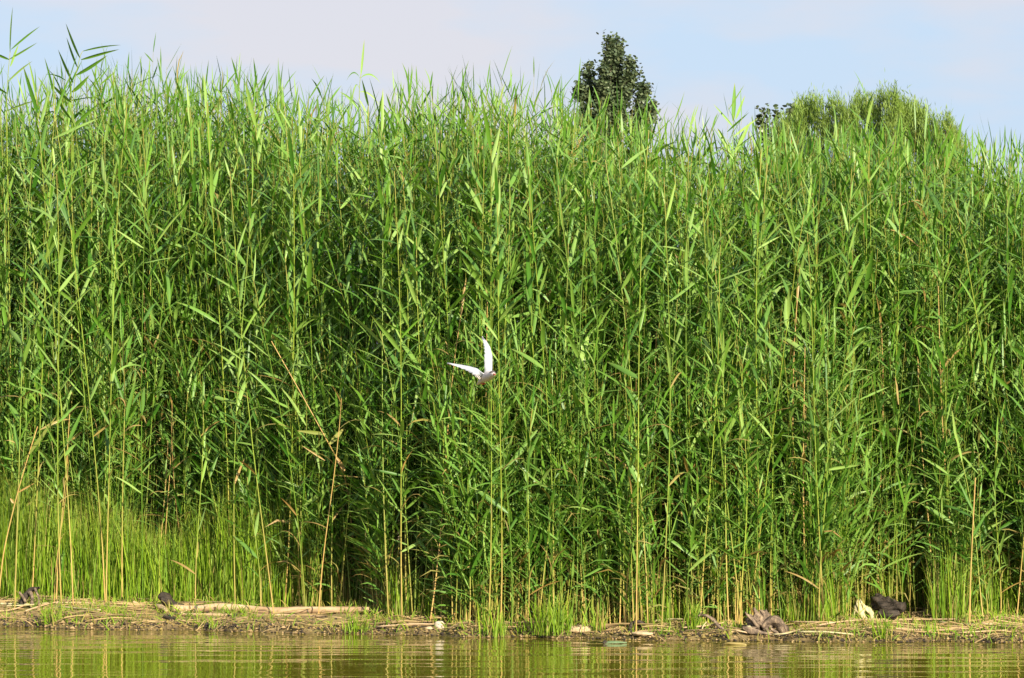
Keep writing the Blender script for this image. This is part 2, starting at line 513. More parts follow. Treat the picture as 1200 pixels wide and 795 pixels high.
# --- prototypes of single reeds, stem and every leaf a part
LEAF_MESH = []
def leaf_meshes():
    for i in range(18):
        dry = 0.0 if i < 13 else 1.0
        K = 6
        bend = np.radians([[4, 10, 16, 24, 34, 48, 62, 80, 105, 12, 28, 8, 55, 70, 100, 125, 40, 90][i]])
        W_ = 1.15 * [.024, .027, .022, .028, .025, .024, .026, .022, .02, .018, .03, .014, .021, .018, .02, .016, .02, .017][i] / .33
        v = blades(np.zeros((1, 3)), np.zeros(1), np.zeros(1), bend, np.ones(1), np.array([W_]), np.zeros(1),
                   np.array([RNG.uniform()]), np.array([dry * RNG.uniform(.6, 1)]), K=K, across=3, kink=[1.6, 1.0, 2.4][i % 3])
        me = np_mesh('leaf', v[0], v[1], v[2], v[3], [M['leaf']])
        LEAF_MESH.append(me)
leaf_meshes()

def leaf_matrix(p, az, tilt, roll, L):
    return (Matrix.Translation(p) @ Matrix.Rotation(az, 4, 'Z') @ Matrix.Rotation(tilt, 4, 'Y')
            @ Matrix.Rotation(roll, 4, 'Z') @ Matrix.Scale(L, 4))

def make_reed(H, dead=0.0, nleaf=13, low=.28, lean=None, radius=.0048):
    """a reed of height H at the origin: Empty > stem, leaf..."""
    root = empty('reed', (0, 0, 0))
    rnd = random.random()
    la, lm = random.uniform(0, 6.28), (random.gammavariate(2, .022) if lean is None else lean)
    def path(h):
        return Vector((math.cos(la) * lm * H * h ** 1.8 + .02 * math.sin(h * 5 + rnd * 30), math.sin(la) * lm * H * h ** 1.8, h * H))
    P = np.array([[list(path(h)) for h in np.linspace(0, .97, 9)]])
    P -= P[:, :1]
    R = np.linspace(radius, .0022, 9)[None]
    v = stems(P, R, np.array([rnd]), np.array([dead]), 5)
    st = link('stem', np_mesh('stem', v[0], v[1], v[2], v[3], [M['stem']]), root)
    az = random.gauss(0, .7)
    for i in range(nleaf):
        u = min(1, max(0, (i + random.uniform(-.3, .3)) / (nleaf - 1)))
        h = low + (.965 - low) * u ** .9
        p = path(h) - path(0)
        az += math.pi + random.gauss(0, .5)
        t = math.radians(np.interp(u, [0, .6, .94, 1], [46, 45, 40, 9]) + random.gauss(0, 14))
        L = float(np.interp(u, [0, .3, .85, 1], [.22, .30, .28, .24])) * random.uniform(.65, 1.3)
        if dead or random.random() < np.interp(u, [0, .25, .5], [.34, .06, .01]):
            me = LEAF_MESH[random.randrange(13, 18)]
        elif u > .85:
            me = LEAF_MESH[random.choice([0, 1, 2, 9, 11])]
        else:
            me = LEAF_MESH[random.choice([0, 0, 1, 1, 2, 2, 3, 3, 4, 4, 5, 6, 7, 9, 10, 10, 10, 12])]
        lf = link('leaf', me, root)
        lf.matrix_basis = leaf_matrix(p, az, max(.03, t), random.gauss(0, .45) if t > .25 else random.uniform(0, 6.28), L)
    return root, st

def copy_reed(root):
    r = root.copy(); C.objects.link(r)
    for ch in PARTS[root]:
        c = ch.copy(); C.objects.link(c); c.parent = r
        c.matrix_parent_inverse = Matrix(); c.matrix_basis = ch.matrix_basis.copy()
    return r

PARTS = {}
PARTS_TIP = {}
PROTO = {'tall': [], 'mid': [], 'young': [], 'dead': []}
def children(o): return [c for c in C.objects if c.parent == o]
SPEC = ([('tall', 3.2, 0, 24)] * 8 + [('mid', 2.4, 0, 20)] * 7 + [('young', 1.45, 0, 15)] * 6 + [('dead', 1.7, .9, 6)] * 4)
for kind, H, dead, nl in SPEC:
    before = len(C.objects)
    r, st = make_reed(H, dead, nl, low=.24 if kind != 'young' else .16)
    PARTS[r] = list(C.objects)[before + 1:]
    PARTS_TIP[r] = Vector(np.mean([v.co for v in st.data.vertices[-5:]], 0))
    PROTO[kind].append([r, H, False])

ZONES = [(-9, -3.1, 'in grass at the far left'),
         (-3.1, -2.75, 'behind the arched dark root'),
         (-2.75, -2.2, 'behind the black driftwood chunk'),
         (-2.2, -1.75, 'behind the pale log\'s middle'),
         (-1.75, -1.3, 'behind the pale log\'s right half'),
         (-1.3, -.85, 'just right of the pale log'),
         (-.85, -.45, 'just left of the white stone'),
         (-.45, -.1, 'just right of the white stone'),
         (-.1, .25, 'behind the dull broad leaved plant'),
         (.25, .55, 'behind the flat sandy clod'),
         (.55, .9, 'behind the dark leaf rosette'),
         (.9, 1.2, 'just left of the arched branch'),
         (1.2, 1.55, 'behind the arched branch'),
         (1.55, 1.9, 'behind the gnarled stump'),
         (1.9, 2.3, 'just right of the gnarled stump'),
         (2.3, 2.6, 'behind the pale holed driftwood'),
         (2.6, 2.85, 'just right of the black log'),
         (2.85, 3.2, 'beside the lone yellow stalk'),
         (3.2, 9, 'at the far right edge')]
LOOK = {'tall': 'tall leafy green reed',
        'mid': 'middle height green reed',
        'young': 'short young green reed',
        'dead': 'dead tan reed stalk'}
GRP = {'tall': 'tall reeds of the front rows', 'mid': 'middle height reeds of the front rows',
       'young': 'young reeds of the front rows', 'dead': 'dead reed stalks of the front rows'}
placed = 0
NREED = 284
xs = (np.arange(NREED) + RNG.uniform(-.5, .5, NREED)) / NREED * 7.7 - 3.85
RNG.shuffle(xs)
for i in range(NREED):
    x = float(xs[i])
    px = 600 + x / 30 * F
    q = random.random()
    kind = 'tall' if q < .38 else 'mid' if q < .64 else 'young' if q < .93 else 'dead'
    if 150 < px < 200 or 1100 < px < 1170:
        kind = random.choice(['young', 'tall', 'dead']) if random.random() < .4 else 'young'
    fr = float(first_row(x))
    d = fr + (random.random() ** 1.3) * (.75 if kind != 'young' else .4) - .12
    if x < -1.3 and random.random() < .2: d = random.uniform(.6, 1.3)
    if 2.22 < x < 2.78: d = max(d, 1.3)
    y = float(shore(x)) + max(.06, d)
    z = float(gz(x, y)) - .01
    slot = PROTO[kind][random.randrange(len(PROTO[kind]))]
    top = float(top_height(x))
    tgt = {'tall': top * random.uniform(.84, 1.0), 'mid': top * random.uniform(.55, .84),
           'young': random.uniform(.8, 1.7), 'dead': random.uniform(.9, 2.4)}[kind]
    r = slot[0] if not slot[2] else copy_reed(slot[0])
    slot[2] = True
    r.location = (x, y, z)
    # the first use keeps its own scale until all copies are made
    r.rotation_euler = (random.gauss(0, .04), random.gauss(0, .055), random.gauss(0, .5) + random.choice([0, math.pi]))
    s = tgt / slot[1]
    r.scale = (max(.75, min(1.1, s ** .5)),) * 2 + (s,)
    if abs(s - r.scale[0]) > .35: r.scale = (s ** .7, s ** .7, s)
    zn = next(t for a, b, t in ZONES if a <= x < b)
    tip = (r.rotation_euler.to_matrix() @ (PARTS_TIP[slot[0]] * s)).x / tgt
    ln = 'leaning left' if tip < -.028 else 'leaning right' if tip > .028 else 'standing upright'
    tag(r, LOOK[kind] + ' ' + ln + ', rooted ' + zn, 'reed', GRP[kind])
    placed += 1
for k in PROTO:
    for slot in PROTO[k]:
        if not slot[2]:
            for c in PARTS[slot[0]]: bpy.data.objects.remove(c)
            bpy.data.objects.remove(slot[0])

# --- reeds that can be told apart
def px_stem(root, pts, D, r0, r1, dead, name='stem', sides=5, rnd=None):
    """stem through photograph points, foot at root"""
    W = [at(px, py, D if not isinstance(D, (list, tuple)) else D[i]) - root.location for i, (px, py) in enumerate(pts)]
    # resample with Catmull-Rom
    out = []
    n = len(W)
    for i in range(n - 1):
        p0, p1, p2, p3 = W[max(0, i - 1)], W[i], W[i + 1], W[min(n - 1, i + 2)]
        for k in range(4):
            t = k / 4
            out.append(.5 * ((2 * p1) + (p2 - p0) * t + (2 * p0 - 5 * p1 + 4 * p2 - p3) * t * t + (3 * p1 - p0 - 3 * p2 + p3) * t ** 3))
    out.append(W[-1])
    P = np.array([[list(p) for p in out]])
    R = np.linspace(r0, r1, len(out))[None]
    v = stems(P, R, np.array([random.random() if rnd is None else rnd]), np.array([dead]), sides)
    return link(name, np_mesh(name, v[0], v[1], v[2], v[3], [M['stem']]), root)

def px_leaf(root, a, b, D, width, dead=0, sag=0.0, rnd=None, dz=0.0, face=(0.15, -1, 0.1)):
    """a leaf from photograph point a to tip b, its width in metres"""
    A, Bp = at(a[0], a[1], D) - root.location, at(b[0], b[1], D) - root.location
    Bp.y += dz
    d = Bp - A; L = d.length
    d.normalize()
    side = d.cross(Vector(face)).normalized()
    nor = side.cross(d)
    up = Vector((0, 0, 1))
    K = 7
    V, q, t = [], [], []
    col = []
    rn = random.random() if rnd is None else rnd
    for k in range(K):
        s = k / K
        c = A + d * (L * s) + up * (sag * L * 4 * s * (1 - s))
        hw = width / 2 * float(np.interp(s, [0, .12, .35, .6, .85, 1], [.3, .75, 1, .85, .42, .1]))
        for e in (-1, 0, 1):
            V.append(list(c + side * hw * e + nor * hw * .4 * abs(e)))
            col.append([rn, dead, s, 1])
    V.append(list(A + d * L)); col.append([rn, dead, 1, 1])
    for k in range(K - 1):
        for e in (0, 1):
            i = 3 * k + e; q.append([i, i + 1, i + 4, i + 3])
    for e in (0, 1): t.append([3 * (K - 1) + e, 3 * (K - 1) + e + 1, 3 * K])
    return link('leaf', np_mesh('leaf', V, q, t, col, [M['leaf']]), root)

def special(foot, D, label, cat='reed', name='reed'):
    p = at(foot[0], foot[1], D)
    p.z = float(gz(p.x, p.y)) - .01 if foot[1] > 660 else p.z
    r = empty(name, p)
    return tag(r, label, cat)

D = 32.4
r = special((14, 700), D, 'tall reed sticking out highest at the top left corner')
px_stem(r, [(14, 700), (12, 400), (8, 150), (9, 95), (12, 60)], D, .005, .002, 0, rnd=.3)
for a, b, w_ in [((12, 62), (15, 8), .022), ((13, 58), (47, 31), .018), ((11, 70), (-14, 60), .02), ((12, 78), (22, 52), .018),
                 ((10, 70), (44, 50), .018), ((9, 96), (38, 72), .018), ((9, 110), (-20, 96), .02), ((8, 130), (42, 118), .02)]:
    px_leaf(r, a, b, D, w_ * 1.3, rnd=random.uniform(.0, .3), sag=random.uniform(0, .06), face=(-.86, -.5, -.15) if b[0] < a[0] + 6 else (.25, -.5, -.85))
r = special((86, 700), D, 'tall dark leaved reed at the top left with a fan of broad leaves')
px_stem(r, [(84, 700), (84, 400), (84, 200), (86, 110), (93, 70), (97, 60)], D, .005, .002, 0, rnd=.25)
for a, b, w_ in [((94, 68), (77, 27), .028), ((91, 79), (78, 44), .026), ((86, 97), (68, 58), .03), ((97, 60), (142, 53), .016),
                 ((95, 70), (140, 58), .026), ((89, 88), (126, 65), .032), ((84, 108), (105, 88), .034), ((84, 120), (58, 96), .03),
                 ((84, 140), (62, 108), .028), ((84, 150), (118, 120), .03)]:
    px_leaf(r, a, b, D, w_ * 1.4, rnd=random.uniform(0, .2), sag=random.uniform(-.02, .04), face=(-.86, -.5, -.15) if b[0] < a[0] + 6 else (.25, -.5, -.85))
D = 31.4
r = special((424, 695), D, 'thin reed standing out above the bed left of centre with curled top leaves')
px_stem(r, [(424, 695), (425, 400), (423, 160), (421, 110), (423, 86)], D, .005, .0016, 0, rnd=.4)
for a, b, w_, sg in [((423, 88), (427, 46), .016, 0), ((422, 92), (406, 95), .010, .5), ((422, 92), (446, 98), .013, .3),
                     ((421, 104), (412, 122), .010, .6), ((421, 108), (446, 126), .012, .2), ((421, 130), (398, 108), .02, .1)]:
    px_leaf(r, a, b, D, w_, sag=sg, rnd=.25)
D = 30.2
r = special((861, 725), D, 'reed with a broad spear tip rising above the top edge between the two trees')
px_stem(r, [(861, 725), (863, 450), (861, 250), (859, 170), (860, 135)], D, .005, .002, 0, rnd=.6)
for a, b, w_ in [((859, 142), (861, 97), .030), ((862, 140), (873, 112), .02), ((860, 150), (836, 122), .016), ((860, 160), (889, 138), .016),
                 ((861, 180), (880, 142), .026), ((861, 190), (840, 150), .026)]:
    px_leaf(r, a, b, D, w_, rnd=random.uniform(.4, .8))
D = 28.75
r = special((1137, 745), D, 'lone straight yellow reed stalk rising from the waterline near the right edge', 'reed stalk', 'reed_stalk')
px_stem(r, [(1136, 748), (1137, 690), (1139, 640), (1143, 560)], D, .0062, .004, .75, rnd=.8)
px_leaf(r, (1139, 630), (1158, 598), D, .02, rnd=.7)
px_leaf(r, (1141, 600), (1122, 560), D, .02, rnd=.5)
D = 29.9
r = special((1013, 728), 29.3, 'pale green reed stalk leaning left across the stems above the gnarled stump', 'reed stalk', 'reed_stalk')
px_stem(r, [(1016, 730), (985, 700), (958, 672), (925, 640)], [29.2, 29.3, 29.4, 29.5], .005, .003, .25, rnd=.9)
px_leaf(r, (925, 640), (902, 610), 29.5, .02, rnd=.8)
D = 30.8
r = special((390, 640), 31.3, 'broken tan reed with two pale yellow leaves left of the bird', 'reed', 'reed')
px_stem(r, [(420, 700), (408, 580), (398, 545), (384, 518), (352, 460), (318, 400)], [30.7, 30.5, 30.4, 30.3, 30.3, 30.3], .006, .0035, .9, rnd=.7)
px_leaf(r, (386, 521), (404, 501), 30.3, .034, dead=.45, rnd=.9)
px_leaf(r, (382, 509), (348, 505), 30.3, .026, dead=.35, rnd=.9)
px_leaf(r, (381, 540), (353, 522), 30.3, .012, dead=.9, rnd=.7)
px_leaf(r, (404, 552), (393, 534), 30.3, .03, dead=1, rnd=.6)
px_leaf(r, (430, 560), (390, 557), 30.3, .008, dead=.8, rnd=.6)
r = special((0, 720), 31.4, 'yellow reed stalk leaning right at the left edge with orange dry leaves', 'reed stalk', 'reed_stalk')
px_stem(r, [(-2, 705), (4, 650), (15, 600), (27, 555), (44, 500)], [31.0] * 5, .006, .0035, .8, rnd=.6)
px_leaf(r, (20, 578), (41, 566), 31.0, .012, dead=1)
px_leaf(r, (16, 590), (12, 584), 31.0, .02, dead=.9)
px_leaf(r, (32, 535), (66, 488), 31.0, .026, dead=.3, rnd=.9)
r = special((70, 700), 30.9, 'pale yellow reed stalk standing in front of the grass at left', 'reed stalk', 'reed_stalk')
px_stem(r, [(66, 702), (68, 660), (72, 610), (77, 555), (82, 480)], [31.0] * 5, .006, .003, .6, rnd=.8)
px_leaf(r, (75, 585), (60, 560), 31.0, .02, rnd=.5)
px_leaf(r, (79, 520), (98, 478), 31.0, .026, rnd=.6)
r = special((143, 700), 31.0, 'straight orange based reed stalk in front of the left grass', 'reed stalk', 'reed_stalk')
px_stem(r, [(143, 700), (143, 640), (144, 560), (146, 470), (144, 400)], [31.2] * 5, .005, .003, .35, rnd=.9)
for a, b in [((145, 500), (160, 440)), ((145, 470), (128, 420)), ((144, 430), (158, 380)), ((144, 405), (141, 355))]:
    px_leaf(r, a, b, 31.2, .028, rnd=.7)

# ------------------------------------------------------------------ grass and litter
def grass_mass():
    geo = Geo()
    def patch(x0, x1, d0, d1, n, h0, h1, wd, dryp, fade=None):
        x = RNG.uniform(x0, x1, n); d = d0 + (d1 - d0) * RNG.uniform(0, 1, n)
        if fade is not None:
            keep = RNG.uniform(0, 1, n) < fade(x)
            x, d = x[keep], d[keep]
        keep = ~((x > 2.2) & (x < 2.78) & (d < 1.2))
        x, d = x[keep], d[keep]
        m = len(x); y = shore(x) + d
        hh = RNG.uniform(h0, h1, m) * (1 + .18 * np.sin(x * 3.1) + .12 * np.sin(x * 8.3 + d * 4))
        base = np.stack([x, y, gz(x, y) - .01], -1)
        dry = np.where(RNG.uniform(0, 1, m) < dryp, RNG.uniform(.4, 1, m), 0.)
        geo.add(*blades(base, RNG.uniform(0, 6.28, m), np.abs(RNG.normal(0, .10, m)), np.abs(RNG.gamma(1.0, .15, m)), hh * np.where(RNG.uniform(0, 1, m) < .1, 1.25, 1),
                        np.full(m, wd) * RNG.uniform(.6, 1.3, m), RNG.uniform(0, 3.1, m), RNG.uniform(0, 1, m), dry, K=3))
    lf = lambda x: np.interp(x, [-1.75, -1.2, -.9], [1, .45, .12])
    patch(-7, -.9, 1.30, 2.5, 30000, .28, .80, .006, .05, lf)
    patch(-7, -.9, 1.15, 1.5, 2500, .12, .35, .005, .12, lf)
    rf = lambda x: np.interp(x, [2.5, 2.8, 3.2], [.0, .5, 1])
    patch(2.5, 7, 1.05, 1.8, 9000, .25, .55, .0055, .06, rf)
    patch(-1.5, -.85, 1.3, 1.9, 2500, .15, .5, .006, .12)
    patch(-.85, 3.0, .5, 1.7, 9000, .12, .5, .006, .16)
    o = link('grass', geo.mesh('grass', [M['grass']]))
    tag(o, 'fine bright green grass standing at the foot of the reeds', 'grass', kind='stuff')
    # low weeds all over the bank
    geo2 = Geo()
    n = 20000
    x = RNG.uniform(-7, 7, n)
    d = RNG.uniform(0.0, 1.7, n)
    f = np.sin(x * 6.1 + 1) + np.sin(x * 14 + d * 5) + .8 * np.sin(x * 2.2 + 2)
    keep = (f > -.1) | (RNG.uniform(0, 1, n) < .18)
    x, d = x[keep], d[keep]; m = len(x); y = shore(x) + d
    base = np.stack([x, y, gz(x, y) - .003], -1)
    geo2.add(*blades(base, RNG.uniform(0, 6.28, m), RNG.uniform(0, .9, m), RNG.uniform(0, 1.2, m), RNG.uniform(.03, .12, m),
                     RNG.uniform(.004, .009, m), RNG.uniform(0, 3.1, m), RNG.uniform(0, 1, m),
                     np.where(RNG.uniform(0, 1, m) < .35, RNG.uniform(.3, 1, m), 0), K=3))
    o = link('bank_weeds', geo2.mesh('bank_weeds', [M['grass']]))
    tag(o, 'low yellow green weeds sprouting through the straw on the bank', 'weeds', kind='stuff')
grass_mass()

KEEP = [(195, 708, 440, 729), (185, 696, 220, 724), (12, 690, 50, 722), (180, 718, 212, 732), (507, 728, 524, 742), (660, 731, 696, 746),
        (732, 728, 762, 746), (818, 722, 850, 742), (868, 714, 930, 756), (998, 702, 1064, 733), (690, 745, 740, 756)]
def clear(x, y, z):
    """True where no driftwood or stone lies"""
    c, s_ = math.cos(PITCH), math.sin(PITCH)
    zz = z - CAM_Z
    dep = y * c + zz * s_; up = -y * s_ + zz * c
    px = 600 + F * x / dep; py = 397.5 - F * up / dep
    ok = np.ones(len(x), bool)
    for a, b, c2, d2 in KEEP:
        ok &= ~((px > a) & (px < c2) & (py > b) & (py < d2))
    return ok

def sticks(n, x0, x1, d0, d1, l0, l1, r0, r1, spread, lift):
    x = RNG.uniform(x0, x1, n); d = d0 + (d1 - d0) * RNG.uniform(0, 1, n) ** .8
    y = shore(x) + d
    k_ = clear(x, y, gz(x, y)) | (RNG.uniform(0, 1, n) < .06)
    x, d, y = x[k_], d[k_], y[k_]; n = len(x)
    a = RNG.normal(0, spread, n) - .12
    L = RNG.uniform(l0, l1, n); r = RNG.uniform(r0, r1, n)
    dx, dy = np.cos(a) * L / 2, np.sin(a) * L / 2
    lz = RNG.uniform(0, lift, n)
    ends = []
    for s, bl in ((-1, 0), (0, .003), (1, 0)):
        X_, Y_ = x + dx * s, y + dy * s
        ends.append(np.stack([X_, Y_, gz(X_, Y_) + r + lz + RNG.uniform(0, lift, n) * .6 + bl], -1))
    P = np.stack(ends, 1)                                   # n,3,3
    R = np.stack([r, r, r * .7], 1)
    dirv = P[:, 2] - P[:, 0]; dirv /= np.linalg.norm(dirv, axis=1, keepdims=True)
    up = np.array([0, 0, 1.0]); sd_ = np.cross(dirv, up); sd_ /= np.linalg.norm(sd_, axis=1, keepdims=True)
    up2 = np.cross(sd_, dirv)
    k = 4
    ang = np.arange(k) / k * 2 * np.pi
    off = sd_[:, None] * np.cos(ang)[None, :, None] + up2[:, None] * np.sin(ang)[None, :, None]   # n,k,3
    V = P[:, :, None] + off[:, None] * R[:, :, None, None]
    q = []
    for m in range(2):
        for j in range(k):
            q.append([m * k + j, m * k + (j + 1) % k, (m + 1) * k + (j + 1) % k, (m + 1) * k + j])
    q.append([3, 2, 1, 0]); q.append([8, 9, 10, 11])
    Q = (np.array(q)[None] + (np.arange(n) * 12)[:, None, None]).reshape(-1, 4)
    col = np.ones((n, 3, k, 4))
    col[..., 0] = RNG.uniform(0, 1, n)[:, None, None]
    col[..., 1] = np.where(RNG.uniform(0, 1, n) < .42, RNG.uniform(.3, 1, n), 0)[:, None, None]
    col[..., 2] = 0
    return V, Q, np.zeros((0, 3), int), col

geo = Geo()
geo.add(*sticks(3800, -7, 7, .03, 2.3, .04, .24, .0015, .004, .55, .02))
geo.add(*sticks(1100, -7, 7, .05, 1.6, .12, .45, .003, .006, .2, .025))
geo.add(*sticks(2600, -7, 7, .0, 1.2, .03, .12, .001, .003, 1.2, .02))
o = link('reed_litter', geo.mesh('reed_litter', [M['straw']], smooth=False))
tag(o, 'bleached straw and broken reed bits strewn along the bank', 'litter', kind='stuff')

def bits(n):
    x = RNG.uniform(-7, 7, n); d = RNG.gamma(1.6, .12, n) - .02
    y = shore(x) + d
    r = RNG.uniform(.004, .012, n) * np.where(RNG.uniform(0, 1, n) < .06, 1.8, 1)
    oct_ = np.array([[1, 0, 0], [0, 1, 0], [-1, 0, 0], [0, -1, 0], [0, 0, .7], [0, 0, -.7]], float)
    V = oct_[None] * r[:, None, None] * RNG.uniform(.6, 1.3, (n, 6, 1))
    a = RNG.uniform(0, 6.28, n); ca, sa = np.cos(a)[:, None], np.sin(a)[:, None]
    V = np.stack([V[..., 0] * ca - V[..., 1] * sa, V[..., 0] * sa + V[..., 1] * ca, V[..., 2]], -1)
    V += np.stack([x, y, np.maximum(gz(x, y), 0) + r * .35], -1)[:, None]
    t = np.array([[0, 1, 4], [1, 2, 4], [2, 3, 4], [3, 0, 4], [1, 0, 5], [2, 1, 5], [3, 2, 5], [0, 3, 5]])
    T = (t[None] + (np.arange(n) * 6)[:, None, None]).reshape(-1, 3)
    col = np.ones((n, 6, 4)); col[..., 0] = RNG.uniform(0, 1, n)[:, None]; col[..., 2] = 0
    col[..., 1] = np.where(RNG.uniform(0, 1, n) < .4, 1, 0)[:, None]
    return V, np.zeros((0, 4), int), T, col
geo = Geo(); geo.add(*bits(16000))
o = link('shore_grit', geo.mesh('shore_grit', [M['pebble']], smooth=False))
tag(o, 'small shells, clods and grit along the waterline', 'grit', kind='stuff')

# ------------------------------------------------------------------ driftwood, stones, tufts
def tube_mesh(name, pts, radii, material, sides=10, rough=0.0, seed=0, flat=1.0, fine=40, ridge=0.0, seg=5):
    """a bent tapering limb through points, with knots and ridges"""
    P = [Vector(p) for p in pts]
    path, rr = [], []
    n = len(P)
    for i in range(n - 1):
        p0, p1, p2, p3 = P[max(0, i - 1)], P[i], P[i + 1], P[min(n - 1, i + 2)]
        for k in range(seg):
            t = k / seg
            path.append(.5 * ((2 * p1) + (p2 - p0) * t + (2 * p0 - 5 * p1 + 4 * p2 - p3) * t * t + (3 * p1 - p0 - 3 * p2 + p3) * t ** 3))
            rr.append(radii[i] * (1 - t) + radii[i + 1] * t)
    path.append(P[-1]); rr.append(radii[-1])
    V, q, t = [], [], []
    m = len(path)
    for i, p in enumerate(path):
        d = (path[min(m - 1, i + 1)] - path[max(0, i - 1)]).normalized()
        a = d.cross(Vector((0.1, 0.2, 1))).normalized(); b = a.cross(d)
        for k in range(sides):
            th = k / sides * 2 * math.pi
            o_ = a * math.cos(th) + b * math.sin(th) * flat
            r_ = rr[i]
            r_ *= 1 + rough * noise.noise(p * fine * .35 + o_ * 1.3 + Vector((seed, 0, 0))) + ridge * math.sin(th * 5 + seed + i * .12)
            V.append(list(p + o_ * r_))
    for i in range(m - 1):
        for k in range(sides):
            q.append([i * sides + k, i * sides + (k + 1) % sides, (i + 1) * sides + (k + 1) % sides, (i + 1) * sides + k])
    V.append(list(path[0])); V.append(list(path[-1]))
    for k in range(sides):
        t.append([(k + 1) % sides, k, m * sides]); t.append([(m - 1) * sides + k, (m - 1) * sides + (k + 1) % sides, m * sides + 1])
    return np_mesh(name, V, q, t, None, [material])

def G(px, py, lift=0.0):
    p = ground_at(px, py); p.z += lift
    return p

def limb(name, pxs, lifts, radii, material, parent=None, org=None, **k):
    """limb through photograph points lying at the ground (each lifted)"""
    pts = [G(x, y, l) for (x, y), l in zip(pxs, lifts)]
    if org is None: org = pts[0].copy()
    me = tube_mesh(name, [p - org for p in pts], radii, material, **k)
    o = link(name, me, parent)
    if parent is None: o.location = org
    return o, org

def limbD(name, pts3, radii, material, org, parent=None, **k):
    pts = [at(x, y, D_) - org for x, y, D_ in pts3]
    o = link(name, tube_mesh(name, pts, radii, material, **k), parent)
    if parent is None: o.location = org
    return o

# pale log of two fitted lengths with a broken far end
gp = G(205, 717)
LD = 30.6
org = at(205, 714, LD)
root = empty('fallen_log', org)
tag(root, 'long pale driftwood log lying flat along the left bank', 'log')
def lg(name, pts, rad, parent, m=M['pale_wood'], **k):
    W = []
    for (x, y) in pts:
        p = at(x, y, LD - (x - 205) * .0024)
        p.z = max(p.z, float(gz(p.x, p.y)) + .017)
        W.append(p - org)
    return link(name, tube_mesh(name, W, rad, m, sides=12, rough=.14, fine=18, **k), parent)
lg('trunk', [(203, 713), (230, 714), (262, 714.3), (300, 715.5), (330, 716), (365, 715), (400, 715), (433, 715)],
   [.026, .0275, .026, .026, .0245, .024, .023, .022], root, seed=1)
lg('knot', [(229.5, 714), (233, 714)], [.0295, .0290], root, M['bark'], seed=3)
lg('knot', [(361.5, 715.5), (363, 715.5)], [.0262, .0258], root, M['bark'], seed=5)
limb('split_branch', [(206, 722), (260, 723), (330, 723), (400, 726)], [.012] * 4, [.010, .012, .009, .004], M['pale_wood'], sides=7, rough=.2)
tag(C.objects[-1] if False else bpy.data.objects['split_branch'], 'thin pale branch lying just below the long log', 'branch')

# black driftwood at the log's left end
org_ = at(200, 710, 30.72)
o = limbD('driftwood', [(186, 702, org_.y), (189, 700, org_.y), (194, 702, org_.y), (200, 707, org_.y), (208, 710, org_.y - .05), (216, 709, org_.y - .05)],
          [.010, .032, .036, .032, .020, .005], M['dark_wood'], org_, rough=.6, seed=4, sides=16, ridge=.12)
tag(o, 'black driftwood chunk touching the left end of the long pale log', 'driftwood')
o, _ = limb('driftwood', [(183, 715), (189, 718), (196, 718)], [.03, .035, .01], [.012, .022, .012], M['clod'], sides=9, rough=.5, seed=9, fine=30)
tag(o, 'small pinkish wood stub beside the black driftwood at the log end', 'driftwood')
o, _ = limb('driftwood', [(192, 726), (200, 728), (209, 727)], [.018, .02, .016], [.01, .02, .008], M['dark_wood'], sides=9, rough=.5, seed=19, fine=30)  # shade around the green leaves, modelled as an added dark lump
tag(o, 'black lump standing for shadow just below the left end of the long pale log', 'driftwood')

# dark root with green leaf at far left
org = G(22, 712)
root = empty('driftwood', org)
tag(root, 'arched dark root standing on the bank at the far left', 'driftwood')
dd_ = org.y
limbD('limb', [(24, 710, dd_), (28, 702, dd_ + .05), (33, 696, dd_ + .1), (38, 691, dd_ + .1), (46, 689, dd_ + .05)], [.018, .022, .022, .018, .009], M['dark_wood'], org, root, rough=.45, seed=2, sides=10)
limbD('limb', [(35, 694, dd_ + .05), (38, 702, dd_), (36, 712, dd_ - .05)], [.016, .011, .007], M['grey_wood'], org, root, rough=.4, seed=6, sides=8)
limbD('limb', [(41, 690, dd_ + .05), (45, 700, dd_), (46, 710, dd_ - .05)], [.010, .008, .005], M['grey_wood'], org, root, rough=.4, seed=7, sides=8)
limbD('limb', [(22, 694, dd_), (27, 700, dd_), (30, 706, dd_ - .02)], [.008, .012, .012], M['grey_wood'], org, root, rough=.4, seed=8, sides=8)

def broad_plant(px, py, label, n, size, material, seed, lean=0.5):
    rnd_ = random.Random(seed)
    p = G(px, py)
    root = empty('broad_leaved_plant', p)
    tag(root, label, 'plant')
    for i in range(n):
        a = i / n * 6.28 + rnd_.uniform(-.4, .4)
        t = lean * rnd_.uniform(.6, 1.3)
        V, q = [], []
        K = 6; L = size * rnd_.uniform(.75, 1.1); Wd = L * .5
        for k in range(K + 1):
            s = k / K
            th = t + s * 1.0
            c = Vector((math.cos(a) * L * s * math.sin(t + s * .5), math.sin(a) * L * s * math.sin(t + s * .5), L * s * math.cos(th * .8)))
            hw = Wd / 2 * math.sin(math.pi * min(1, .08 + s * .9)) ** .8
            sd_ = Vector((-math.sin(a), math.cos(a), 0))
            for e in (-1, 0, 1):
                V.append(list(c + sd_ * hw * e + Vector((0, 0, .18 * hw * abs(e) + .08 * hw * math.sin(k * 2.1 + e)))))
        for k in range(K):
            for e in (0, 1):
                j = 3 * k + e; q.append([j, j + 1, j + 4, j + 3])
        link('leaf', np_mesh('leaf', V, q, np.zeros((0, 3)), None, [material]), root)
    return root
broad_plant(630, 729, 'dull grey green broad leaved plant left of the middle grass clump', 6, .16, M['broad'], 3, .42)
broad_plant(21, 713, 'small dark green broad leaved plant under the arched dark root', 5, .085, M['dark_leaf'], 5, .7)
broad_plant(200, 724, 'small dark green leaves at the left end of the long pale log', 4, .06, M['dark_leaf'], 8, .9)
